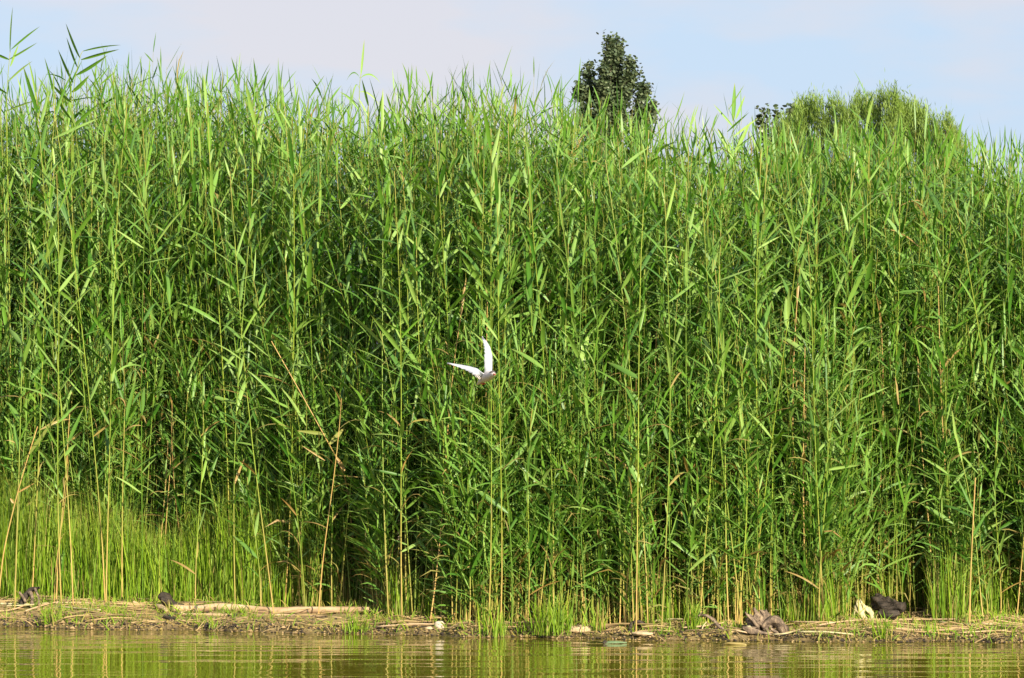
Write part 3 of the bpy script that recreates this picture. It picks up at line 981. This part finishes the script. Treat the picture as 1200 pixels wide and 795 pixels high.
broad_plant(719, 733, 'low dark green leaf rosette between the sandy clod and the dark hollow root', 6, .07, M['dark_leaf'], 12, .9)

def blob(name, px, py, sx, sy, sz, material, label, cat, seed, rough=.3, sink=.35):
    p = G(px, py)
    V, q, t = [], [], []
    nu, nv = 16, 10
    for j in range(1, nv):
        for i in range(nu):
            th, ph = i / nu * 2 * math.pi, j / nv * math.pi
            v = Vector((math.cos(th) * math.sin(ph), math.sin(th) * math.sin(ph), math.cos(ph)))
            k = 1 + rough * noise.noise(v * 1.6 + Vector((seed, 3, 1))) + rough * .5 * noise.noise(v * 4 + Vector((seed, 7, 2)))
            V.append([v.x * sx * k, v.y * sy * k, v.z * sz * k + sz * (1 - sink)])
    a = len(V); V.append([0, 0, sz * (2 - sink)]); V.append([0, 0, -sz * sink])
    for j in range(nv - 2):
        for i in range(nu):
            q.append([j * nu + (i + 1) % nu, j * nu + i, (j + 1) * nu + i, (j + 1) * nu + (i + 1) % nu])
    for i in range(nu):
        t.append([i, (i + 1) % nu, a]); t.append([(nv - 2) * nu + (i + 1) % nu, (nv - 2) * nu + i, a + 1])
    o = link(name, np_mesh(name, V, q, t, None, [material]), None, p)
    return tag(o, label, cat)
blob('stone', 515, 737, .036, .032, .032, M['stone'], 'round white stone at the waterline left of the middle', 'stone', 2, .3)
blob('stone', 503, 738, .03, .02, .012, M['stone'], 'flat grey stone just left of the round white stone', 'stone', 5, .4)
bpy.data.objects['stone.001'].data.materials[0] = M['clod']
blob('sand_clod', 678, 741, .085, .07, .028, M['clod'], 'flat pale sandy clod at the waterline right of the middle grass clump', 'clod', 9, .4)
blob('sand_clod', 753, 745, .07, .05, .016, M['clod'], 'flat sandy clod under the dark hollow root', 'clod', 14, .4)

# dark hollow root
org = G(748, 740)
root = empty('driftwood', org)
tag(root, 'low dark hollow root at the waterline right of the leaf rosette', 'driftwood')
e_ = org.y
for i, pts in enumerate([[(738, 738), (741, 731), (748, 729), (754, 732), (758, 741)], [(744, 740), (746, 733), (750, 731)],
                         [(752, 731), (751, 736), (753, 742)]]):
    limbD('limb', [(x, y, e_ + .03 * i) for x, y in pts], [.010, .013, .014, .012, .008][:len(pts)], M['dark_wood'], org, root, rough=.5, seed=20 + i, sides=8)

# arched branch
org = G(845, 736)
root = empty('branch', org)
tag(root, 'bare arched branch on the bank left of the gnarled stump', 'branch')
e_ = org.y
limbD('limb', [(812, 726, e_ + .05), (819, 722, e_ + .05), (828, 722, e_), (836, 727, e_), (843, 735, e_ - .05), (852, 738, e_ - .05)],
      [.005, .008, .011, .013, .011, .006], M['grey_wood'], org, root, rough=.3, seed=31, sides=9)
limbD('twig', [(828, 729, e_), (824, 734, e_ - .02), (822, 742, e_ - .05)], [.004, .004, .003], M['bleached_wood'], org, root, rough=.3, seed=32, sides=6)
limbD('twig', [(819, 722, e_), (823, 717, e_ + .06)], [.005, .003], M['grey_wood'], org, root, rough=.3, seed=33, sides=6)

# floating wood
p = at(862, 751, 28.0); p.z = 0.0
me = tube_mesh('floating_wood', [(-.068, .02, .004), (-.03, .005, .008), (.03, -.005, .006), (.068, -.02, 0)], [.012, .017, .017, .012], M['wet_wood'], sides=8, rough=.25, flat=.6)
o = link('floating_wood', me, None, p); tag(o, 'yellowish piece of wood floating just off the bank left of the stump', 'driftwood')

# floating pale green leaves with dark knot
p = at(709, 748, 28.15); p.z = 0.0
root = empty('floating_plant', p)
tag(root, 'pale green water weed floating at the edge below the sandy clod', 'water plant')
def flat_blade(L, ang, wd, z0):
    V, q, t = [], [], []
    K = 6
    for k in range(K + 1):
        s = k / K
        c = Vector((math.cos(ang) * L * s, math.sin(ang) * L * s, z0 + .006 * math.sin(s * 3)))
        hw = wd / 2 * math.sin(math.pi * (.12 + .8 * s)); sd_ = Vector((-math.sin(ang), math.cos(ang), .25))
        V += [list(c - sd_ * hw), list(c + Vector((0, 0, .004))), list(c + sd_ * hw)]
    for k in range(K):
        for e in (0, 1):
            j = 3 * k + e; q.append([j, j + 1, j + 4, j + 3])
    return np_mesh('leaf', V, q, t, None, [M['broad']])
link('leaf', flat_blade(.12, 3.05, .05, .004), root)
link('leaf', flat_blade(.14, .1, .05, .004), root)
link('leaf', flat_blade(.10, .5, .03, .006), root)
link('knot', tube_mesh('knot', [(-.01, -.005, 0), (0, 0, .012), (.012, 0, .004)], [.008, .011, .006], M['dark_wood'], sides=8, rough=.3), root)

# gnarled stump: a bundle of ridged limbs
org = G(900, 744)
root = empty('tree_stump', org)
tag(root, 'gnarled grey brown root stump lying at the waterline', 'stump')
e_ = org.y
def burl(px, py, dy, sx, sy, sz, seed, rough=.9):
    c = at(px, py, e_ + dy) - org
    V, q = [], []
    nu, nv = 22, 14
    for j in range(nv + 1):
        for i in range(nu):
            th, ph = i / nu * 2 * math.pi, (.02 + .96 * j / nv) * math.pi
            v = Vector((math.cos(th) * math.sin(ph), math.sin(th) * math.sin(ph), math.cos(ph)))
            k = 1 + rough * noise.noise(v * 1.7 + Vector((seed, 3, 1))) + .35 * noise.ridged_multi_fractal(Vector((v.x * 3.5 + v.z * 2.5, v.y * 2, v.z * 1.2 + seed)), 1, 2, 3, .8, 2) - .3
            V.append([c.x + v.x * sx * k, c.y + v.y * sy * k, c.z + v.z * sz * k])
    for j in range(nv):
        for i in range(nu):
            q.append([j * nu + (i + 1) % nu, j * nu + i, (j + 1) * nu + i, (j + 1) * nu + (i + 1) % nu])
    return link('burl', np_mesh('burl', V, q, np.zeros((0, 3)), None, [M['grey_wood']]), root)
burl(886, 730, .06, .062, .05, .055, 1)
burl(896, 727, .12, .045, .05, .050, 5)
burl(880, 737, .0, .045, .04, .024, 8)
burl(901, 736, .04, .030, .035, .035, 13)
SL = [([(888, 736), (882, 727), (876, 721), (873, 717)], [.020, .014, .009, .002], -.02),
      ([(893, 731), (888, 722), (885, 716), (884, 712)], [.022, .018, .010, .003], .05),
      ([(897, 727), (894, 720), (890, 715)], [.022, .016, .005], .10),
      ([(899, 728), (901, 722), (900, 718)], [.020, .012, .003], .12),
      ([(870, 735), (878, 739), (890, 741), (903, 744)], [.006, .018, .015, .006], -.06),
      ([(894, 737), (903, 729), (911, 729), (918, 737), (922, 748)], [.018, .028, .031, .026, .016], .02),
      ([(896, 731), (905, 725), (914, 729), (921, 738), (928, 744)], [.008, .014, .018, .012, .004], .10),
      ([(897, 736), (901, 742), (909, 747)], [.016, .010, .005], -.02),
      ([(903, 737), (910, 742), (915, 748)], [.007, .010, .006], -.04)]
for i, (pts, rad, dz) in enumerate(SL):
    limbD('limb', [(x, y, e_ + dz) for x, y in pts], rad, M['grey_wood'], org, root, rough=.8, seed=40 + i * 3, sides=14, ridge=.16, fine=46)
limbD('broken_end', [(877, 735, e_ - .03), (880, 737, e_ - .06)], [.012, .009], M['bleached_wood'], org, root, rough=.5, seed=55, sides=9)

# pale driftwood slab with a hole
org = G(1012, 729)
e_ = org.y
root = empty('driftwood', org)
tag(root, 'pale bleached driftwood with a hole leaning left of the black log', 'driftwood')
def holed_slab():
    out_ = [(1003.5, 704), (1008, 701), (1010.5, 705), (1013, 709), (1020, 712), (1024, 718), (1025, 726), (1023, 733), (1018, 732), (1013, 727), (1007, 720), (1000.5, 714)]
    cx, cy = 1016.2, 720.5
    def hit(th):
        dx, dy = math.cos(th), math.sin(th)
        best = 6
        for i in range(len(out_)):
            (x1, y1), (x2, y2) = out_[i], out_[(i + 1) % len(out_)]
            ex, ey = x2 - x1, y2 - y1
            den = dx * ey - dy * ex
            if abs(den) < 1e-6: continue
            t_ = ((x1 - cx) * ey - (y1 - cy) * ex) / den
            u_ = ((x1 - cx) * dy - (y1 - cy) * dx) / den
            if t_ > 0 and -1e-6 <= u_ <= 1 + 1e-6: best = t_
        return best
    NN, NR = 44, 6
    V, q = [], []
    for side in (0, 1):
        for r_ in range(NR):
            for i in range(NN):
                th = i / NN * 6.28318
                dx, dy = math.cos(th), math.sin(th)
                ro = hit(th) * (1 + .05 * math.sin(i * 2.7))
                # the hole: a slanting oval
                ca, sa = math.cos(.95), math.sin(.95)
                a_, b_ = dx * ca + dy * sa, -dx * sa + dy * ca
                ri = 1 / math.sqrt((a_ / 5.0) ** 2 + (b_ / 2.1) ** 2)
                k = r_ / (NR - 1)
                rr = ri + (max(ro, ri + 1.2) - ri) * k
                px, py = cx + dx * rr, cy + dy * rr
                p = at(px, py, e_ + .02 + (730 - py) * .003)
                nz_ = noise.noise(Vector((px * .35, py * .12, 3))) * .012
                p.y += (-1 if side == 0 else 1) * (.004 + .013 * math.sin(math.pi * (.12 + .76 * k))) + nz_
                V.append(list(p - org))
    for side in (0, 1):
        o_ = side * NR * NN
        for r_ in range(NR - 1):
            for i in range(NN):
                f = [o_ + r_ * NN + i, o_ + r_ * NN + (i + 1) % NN, o_ + (r_ + 1) * NN + (i + 1) % NN, o_ + (r_ + 1) * NN + i]
                q.append(f if side else f[::-1])
    m_ = NR * NN
    for i in range(NN):
        j = (i + 1) % NN
        q.append([i, j, m_ + j, m_ + i])
        e2 = (NR - 1) * NN
        q.append([e2 + j, e2 + i, m_ + e2 + i, m_ + e2 + j])
    link('slab', np_mesh('slab', V, q, np.zeros((0, 3)), None, [M['bleached_wood']]), root)
holed_slab()
limbD('limb', [(1001, 714, e_ + .02), (1008, 721, e_), (1015, 730, e_ - .05)], [.004, .006, .005], M['bleached_wood'], org, root, rough=.3, seed=62, sides=7)
limbD('limb', [(1002, 716, e_ + .02), (1001, 722, e_), (1003, 729, e_ - .02)], [.005, .004, .003], M['bleached_wood'], org, root, rough=.3, seed=63, sides=7)

# black log
org = G(1044, 731)
e_ = org.y
root = empty('fallen_log', org)
tag(root, 'short black charred log propped on the bank near the right edge', 'log')
limbD('trunk', [(1025, 702, e_ + .15), (1028, 706, e_ + .12), (1035, 709, e_ + .08), (1044, 712, e_ + .05), (1052, 712, e_), (1059, 711, e_ - .03)], [.026, .046, .046, .040, .034, .026], M['dark_wood'], org, root, rough=1.0, seed=70, sides=18, fine=34, ridge=.08)
limbD('limb', [(1030, 716, e_ + .02), (1038, 720, e_), (1047, 720, e_ - .02), (1054, 717, e_ - .03)], [.02, .034, .03, .014], M['dark_wood'], org, root, rough=.8, seed=73, sides=14, ridge=.1)
limbD('branch_stub', [(1028, 704, e_ + .14), (1027, 699, e_ + .15), (1031, 696, e_ + .15)], [.026, .018, .006], M['dark_wood'], org, root, rough=.6, seed=71, sides=10)
o, _ = limb('stick', [(1026, 728), (1035, 722)], [.02, .05], [.006, .006], M['bleached_wood'], sides=7, rough=.2)
tag(o, 'short pale stick in front of the black charred log', 'stick')

# loose stalks lying on the bank, large enough to tell apart
STALK = [((-10, 713), (38, 713), .007, 'second pale stalk'), ((30, 722), (75, 709), .006, ''), ((60, 713), (122, 713), .006, ''),
         ((66, 717), (118, 720), .006, ''), ((0, 722), (30, 714), .006, ''), ((156, 711), (186, 713), .006, ''), ((8, 716), (60, 711), .005, ''),
         ((212, 724), (236, 717), .005, ''), ((440, 741), (520, 737), .005, ''), ((495, 719), (538, 725), .006, ''), ((530, 725), (600, 724), .006, ''),
         ((330, 710), (362, 704), .005, ''), ((590, 729), (624, 723), .006, ''), ((668, 713), (700, 722), .006, ''), ((692, 726), (740, 727), .005, ''),
         ((766, 734), (800, 731), .006, ''), ((800, 742), (850, 735), .006, ''), ((862, 745), (905, 747), .005, ''), ((905, 750), (940, 742), .005, ''),
         ((925, 735), (1000, 735), .006, ''), ((960, 739), (1020, 732), .006, ''), ((935, 747), (1000, 749), .006, ''), ((1020, 732), (1120, 731), .006, ''),
         ((1050, 743), (1135, 742), .005, ''), ((1100, 735), (1165, 736), .006, ''), ((1150, 737), (1215, 741), .006, ''), ((1165, 731), (1182, 725), .006, ''),
         ((213, 690), (233, 699), .004, ''), ((1125, 748), (1180, 744), .005, '')]
def sector(x):
    for a, t in [(130, 'left of the black driftwood'), (250, 'at the left end of the pale log'), (440, 'beside the right half of the pale log'),
                 (625, 'near the round white stone'), (760, 'near the flat sandy clods'), (870, 'by the arched branch'), (1000, 'between the stump and the pale holed driftwood'),
                 (1110, 'in front of the black charred log'), (2000, 'by the lone stalk near the right edge')]:
        if x < a: return t
for i, (a, b, r_, _t) in enumerate(STALK):
    m_ = ((a[0] + b[0]) / 2, (a[1] + b[1]) / 2)
    o, _ = limb('fallen_stalk', [a, m_, b], [.035, .03 + .012 * math.sin(i), .03], [r_, r_, r_ * .6], M['pale_wood'] if i % 3 else M['bleached_wood'],
                sides=6, rough=.12, seed=100 + i, seg=3)
    o['label'] = ('tilted ' if abs(a[1] - b[1]) > 5 else 'level ') + 'pale stalk lying on the bank ' + sector(m_[0])
    o['category'] = 'stalk'; o['group'] = 'dry stalks lying on the bank'

# grass tufts at the water's edge
def tuft(px, py, n, h, w_, label, spread=.035, dry=.1):
    p = G(px, py)
    m = n
    base = np.stack([RNG.normal(0, spread, m), RNG.normal(0, spread * .7, m), np.zeros(m) - .01], -1)
    g2 = Geo()
    g2.add(*blades(base, RNG.uniform(0, 6.28, m), np.abs(RNG.normal(0, .22, m)), RNG.gamma(1.2, .25, m), RNG.uniform(.45, 1.05, m) * h,
                   RNG.uniform(.6, 1.2, m) * w_, RNG.uniform(0, 3.1, m), RNG.uniform(0, 1, m), np.where(RNG.uniform(0, 1, m) < dry, .8, 0), K=4))
    o = link('grass_tuft', g2.mesh('grass_tuft', [M['grass']]), None, p)
    tag(o, label, 'grass tuft')
tuft(62, 731, 34, .20, .008, 'pale green tuft at the waterline below the arched dark root')
tuft(129, 722, 18, .12, .007, 'thin tuft on the bank left of the black driftwood')
tuft(252, 735, 18, .10, .007, 'thin short tuft at the waterline below the long pale log')
tuft(415, 741, 40, .15, .008, 'green tuft at the waterline below the right end of the long pale log')
tuft(428, 741, 24, .12, .008, 'smaller tuft right of the green tuft at the log end')
tuft(580, 746, 60, .26, .009, 'tall bright tuft in the water right of the round white stone', .04)
tuft(612, 742, 26, .16, .008, 'low tuft left of the dull broad leaved plant')
tuft(652, 743, 130, .30, .009, 'large dense grass clump in the middle of the waterline', .075)
tuft(700, 741, 40, .26, .008, 'yellowish tuft right of the flat sandy clod', .03, .4)
tuft(812, 741, 46, .27, .009, 'upright blue green tuft left of the arched branch', .03, 0)
tuft(858, 738, 22, .10, .008, 'small tuft under the arched branch')
tuft(1032, 750, 26, .19, .009, 'narrow green tuft at the waterline in front of the black log', .018, 0)
tuft(1043, 742, 30, .11, .009, 'leafy low tuft at the foot of the black log')
tuft(1092, 745, 20, .13, .008, 'thin tuft between the black log and the lone standing stalk')
tuft(1170, 744, 24, .12, .008, 'low tuft at the right end of the bank')

# ------------------------------------------------------------------ trees behind the reeds
def tree(name, D, trunk_px, top_py, label, spires, leafmat, lsize, per_m, shape, seed, low_py=330, grp=None, r0=.12, narrow=False):
    """spires: (px_foot, py_foot, px_top, py_top, spread in px at foot, at top). Crown of single leaves along each."""
    rg = np.random.default_rng(seed)
    foot = at(trunk_px, 480, D); foot.z = float(gz(foot.x, D))
    root = empty(name, foot)
    tag(root, label, 'tree', grp)
    top = at(trunk_px, top_py, D) - foot
    H = top.z
    link('trunk', tube_mesh('trunk', [(0, 0, -.1), (.03, 0, H * .3), (-.03, .02, H * .6), (top.x * .8, 0, H * .97)],
                            [r0, r0 * .75, r0 * .45, r0 * .08], M['bark'], sides=10, rough=.2), root)
    geo = Geo()
    s_px = D / F
    for (x0, y0, x1, y1, w0, w1, dep) in spires:
        a = at(x0, y0, D + dep) - foot; b = at(x1, y1, D + dep) - foot
        j = Vector((0, 0, a.z * .75))
        link('limb', tube_mesh('limb', [j, a, a * .45 + b * .55, b], [r0 * .4, r0 * .3, r0 * .16, .006], M['bark'], sides=6, rough=.2), root)
        av, bv = np.array(a), np.array(b)
        L = np.linalg.norm(bv - av)
        n = int(L * per_m)
        # twigs: clumps of leaves along the spire
        nt_ = max(6, int(L * 20))
        t = rg.uniform(0, 1, nt_) ** .9
        wd = (w0 + (w1 - w0) * t) * s_px
        ang = rg.uniform(0, 6.28, nt_)
        rad = wd * np.sqrt(rg.uniform(0, 1, nt_))
        cc = av + (bv - av) * t[:, None] + np.stack([np.cos(ang) * rad, np.sin(ang) * rad, rg.normal(0, .03, nt_)], -1)
        idx = rg.integers(0, nt_, n)
        sg = .055 if shape == 'broad' else .09
        B = cc[idx] + rg.normal(0, sg, (n, 3)) * (np.array([1, 1, 1.25]) if shape == 'broad' else np.array([.45, .45, 1.3]))
        m = n
        rnd_ = rg.uniform(0, 1, m)
        if shape == 'broad':
            geo.add(*blades(B, rg.uniform(0, 6.28, m), rg.uniform(.6, 2.6, m), rg.uniform(-.2, .5, m), rg.uniform(.7, 1.2, m) * lsize,
                            rg.uniform(.75, 1.0, m) * lsize, rg.uniform(-1, 1, m), rnd_, np.zeros(m), K=3, kink=1))
        else:
            geo.add(*blades(B, rg.uniform(0, 6.28, m), np.abs(rg.normal(.25, .35, m)), rg.uniform(0, .7, m), rg.uniform(.7, 1.4, m) * lsize,
                            rg.uniform(.7, 1.2, m) * lsize * .16, rg.uniform(-1, 1, m), rnd_, np.zeros(m), K=2, kink=1))
    link('crown', geo.mesh('crown', [leafmat], smooth=False), root)
    return root
tree('poplar_tree', 80, 716, 46, 'dark round leaved poplar rising alone above the reeds right of centre',
     [(716, 170, 715, 50, 20, 2, 0), (712, 130, 724, 47, 12, 2, .2), (724, 150, 738, 70, 12, 2, -.2), (703, 170, 689, 76, 8, 2, .2),
      (693, 190, 678, 100, 7, 2, 0), (738, 190, 756, 100, 7, 2, -.1), (740, 200, 763, 124, 9, 4, .1), (704, 140, 708, 78, 8, 2, -.3), (728, 120, 745, 84, 6, 3, 0),
      (718, 190, 720, 80, 22, 5, .3), (716, 330, 716, 165, 50, 38, 0), (716, 480, 716, 320, 55, 50, 0)],
     M['poplar'], .064, 1300, 'broad', 5, r0=.11)
tree('poplar_tree', 75, 905, 128, 'small dark bush like tree left of the feathery green willows',
     [(903, 220, 894, 133, 10, 2, 0), (912, 220, 909, 129, 8, 2, 0), (900, 300, 900, 165, 24, 14, 0), (925, 220, 928, 128, 10, 4, 0)],
     M['poplar'], .085, 420, 'broad', 8, r0=.06)
WIL = 'feathery bright green willow trees behind the reeds'
tree('willow_tree', 70, 965, 112, 'left feathery bright green willow crown above the reeds',
     [(965, 230, 972, 124, 34, 12, 0), (950, 230, 945, 126, 26, 12, .4), (985, 230, 995, 124, 24, 10, -.4), (935, 240, 930, 142, 18, 10, .2), (922, 250, 916, 150, 12, 8, .1), (965, 400, 965, 200, 60, 50, 0)],
     M['willow'], .085, 3600, 'fine', 21, grp=WIL)
tree('willow_tree', 71, 1032, 104, 'middle and tallest feathery bright green willow crown above the reeds',
     [(1032, 230, 1028, 114, 26, 9, 0), (1018, 230, 1012, 126, 22, 8, .4), (1045, 230, 1047, 120, 24, 8, -.4), (1058, 230, 1066, 130, 20, 8, .2), (1032, 400, 1032, 200, 50, 45, 0)],
     M['willow'], .085, 3600, 'fine', 22, grp=WIL)
tree('willow_tree', 69, 1096, 126, 'right and lowest feathery bright green willow crown sloping down to the reeds',
     [(1096, 240, 1092, 140, 24, 8, 0), (1080, 230, 1076, 138, 20, 8, .4), (1108, 240, 1108, 146, 20, 8, -.4), (1118, 260, 1122, 166, 16, 5, .2), (1096, 400, 1096, 220, 45, 40, 0)],
     M['willow'], .085, 3600, 'fine', 23, grp=WIL)

# ------------------------------------------------------------------ the tern
def tern():
    DB = 28.0
    org = at(571, 440, DB)
    root = empty('tern', org)
    tag(root, 'white tern in flight with both wings raised before the reeds', 'bird')
    def P(px, py, dy): return at(px, py, DB) + Vector((0, dy, 0)) - org
    V, q, t, mi = [], [], [], []
    # body: rings from tail to bill base; (px, py, depth, half width, half height)
    ax = [(558, 451.5, .19, .004, .002), (561, 449.5, .15, .016, .006), (564.5, 446.5, .10, .026, .018), (568, 443.5, .05, .034, .030),
          (571, 441.5, .0, .038, .036), (574, 440, -.05, .034, .034), (576, 439.3, -.085, .025, .027), (577.3, 438.8, -.11, .021, .023),
          (578.3, 438.8, -.135, .016, .017), (579, 439, -.15, .007, .008)]
    pts = [P(x, y, d) for x, y, d, a, b in ax]
    n = 14
    for i, p in enumerate(pts):
        d = (pts[min(len(pts) - 1, i + 1)] - pts[max(0, i - 1)]).normalized()
        a = d.cross(Vector((0, 0, 1))).normalized(); b = a.cross(d)
        for k in range(n):
            th = k / n * 6.2832
            V.append(list(p + a * math.cos(th) * ax[i][3] * .88 + b * math.sin(th) * ax[i][4] * .86))
    for i in range(len(pts) - 1):
        for k in range(n):
            q.append([i * n + k, i * n + (k + 1) % n, (i + 1) * n + (k + 1) % n, (i + 1) * n + k]); mi.append(0)
    # wings: sections (leading edge, trailing edge)
    def wing(sec, mat_under):
        K = 6
        rings = []
        for j in range(len(sec) - 1):
            for s in range(4):
                u = s / 4
                rings.append([sec[j][c] * (1 - u) + sec[j + 1][c] * u for c in range(7)])
        rings.append(list(sec[-1]))
        base = len(V)
        for r_i, (lx, ly, ld_, tx, ty, td, th) in enumerate(rings):
            A = P(lx, ly, ld_); B = P(tx, ty, td)
            jag = 1.0 if r_i % 2 == 0 or r_i < 3 else (.94 if r_i < 8 else .84)
            B = A + (B - A) * jag
            c = B - A
            nxt = rings[min(len(rings) - 1, r_i + 1)]; prv = rings[max(0, r_i - 1)]
            sp = P(nxt[0], nxt[1], nxt[2]) - P(prv[0], prv[1], prv[2])
            nn_ = c.cross(sp).normalized()
            for u, h in ((0, 0), (.12, 1), (.45, .9), (1, .1), (.45, -.35), (.12, -.7)):
                V.append(list(A + c * u + nn_ * th * h + nn_ * .012 * math.sin(u * 3.14)))
        for r_i in range(len(rings) - 1):
            for k in range(K):
                q.append([base + r_i * K + k, base + r_i * K + (k + 1) % K, base + (r_i + 1) * K + (k + 1) % K, base + (r_i + 1) * K + k])
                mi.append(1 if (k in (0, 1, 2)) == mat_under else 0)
        for cap_ in (0, len(rings) - 1):
            o_ = base + cap_ * K
            q.append([o_, o_ + 1, o_ + 2, o_ + 5]); mi.append(0); q.append([o_ + 2, o_ + 3, o_ + 4, o_ + 5]); mi.append(0)
    # raised wing
    wing([(576, 441, -.01, 567.5, 441, -.01, .009), (577, 431, .0, 567.5, 430, -.02, .007), (577, 417, .03, 567.3, 416, .0, .006),
          (574.5, 407, .06, 566.8, 408, .04, .004), (570, 399.5, .10, 565.8, 401, .09, .003), (564.5, 394, .13, 564, 395, .135, .002)], False)
    # wing stretched to the left
    wing([(570, 441, -.03, 566, 447, .05, .009), (565, 436.5, -.02, 561, 444.5, .01, .007), (559, 431.8, .01, 554, 439.5, -.02, .006),
          (550, 429.2, .05, 546, 434.5, .02, .004), (538, 427.0, .09, 536, 430.2, .07, .003), (523.5, 424.8, .13, 523.8, 425.5, .12, .002)], False)
    me = np_mesh('body', V, q, np.zeros((0, 3)), None, [M['bird_white'], M['bird_grey']], mi)
    link('body', me, root)
    # black cap over the back of the head
    Vc, qc = [], []
    hc = P(577.2, 438.8, -.112)
    dv = (P(579, 439, -.15) - P(574, 440, -.05)).normalized()
    a = dv.cross(Vector((0, 0, 1))).normalized(); b = a.cross(dv)
    for i in range(7):
        s = -1 + 2 * i / 6
        rr = math.sqrt(max(0, 1 - s * s * .92))
        for k in range(9):
            th = math.radians(28 + 124 * k / 8)
            Vc.append(list(hc + dv * s * .034 + a * math.cos(th) * .0215 * rr + b * math.sin(th) * .0232 * rr))
    for i in range(6):
        for k in range(8):
            j = i * 9 + k; qc.append([j, j + 1, j + 10, j + 9])
    link('cap', np_mesh('cap', Vc, qc, np.zeros((0, 3)), None, [M['bird_cap']]), root)
    link('bill', tube_mesh('bill', [P(578.9, 439, -.148), P(580, 439.4, -.17), P(581.2, 440, -.19)], [.006, .004, .001], M['bird_red'], sides=8), root)
    for sx in (0, 1):
        f0 = P(563.8 + sx * 2.2, 448 - sx, .10); f1 = P(564.5 + sx * 2.5, 449.8 - sx * .6, .08)
        link('foot', tube_mesh('foot', [f0, f1, f1 + Vector((.012, -.012, -.004))], [.004, .005, .003], M['bird_red'], sides=7), root)
    for sx in (-1, 1):
        e0 = P(578.1, 439.2, -.13) + a * .0155 * sx - b * .0
        link('eye', tube_mesh('eye', [e0 - a * .002 * sx, e0 + a * .0025 * sx], [.0032, .0015], M['bird_cap'], sides=8), root)
tern()
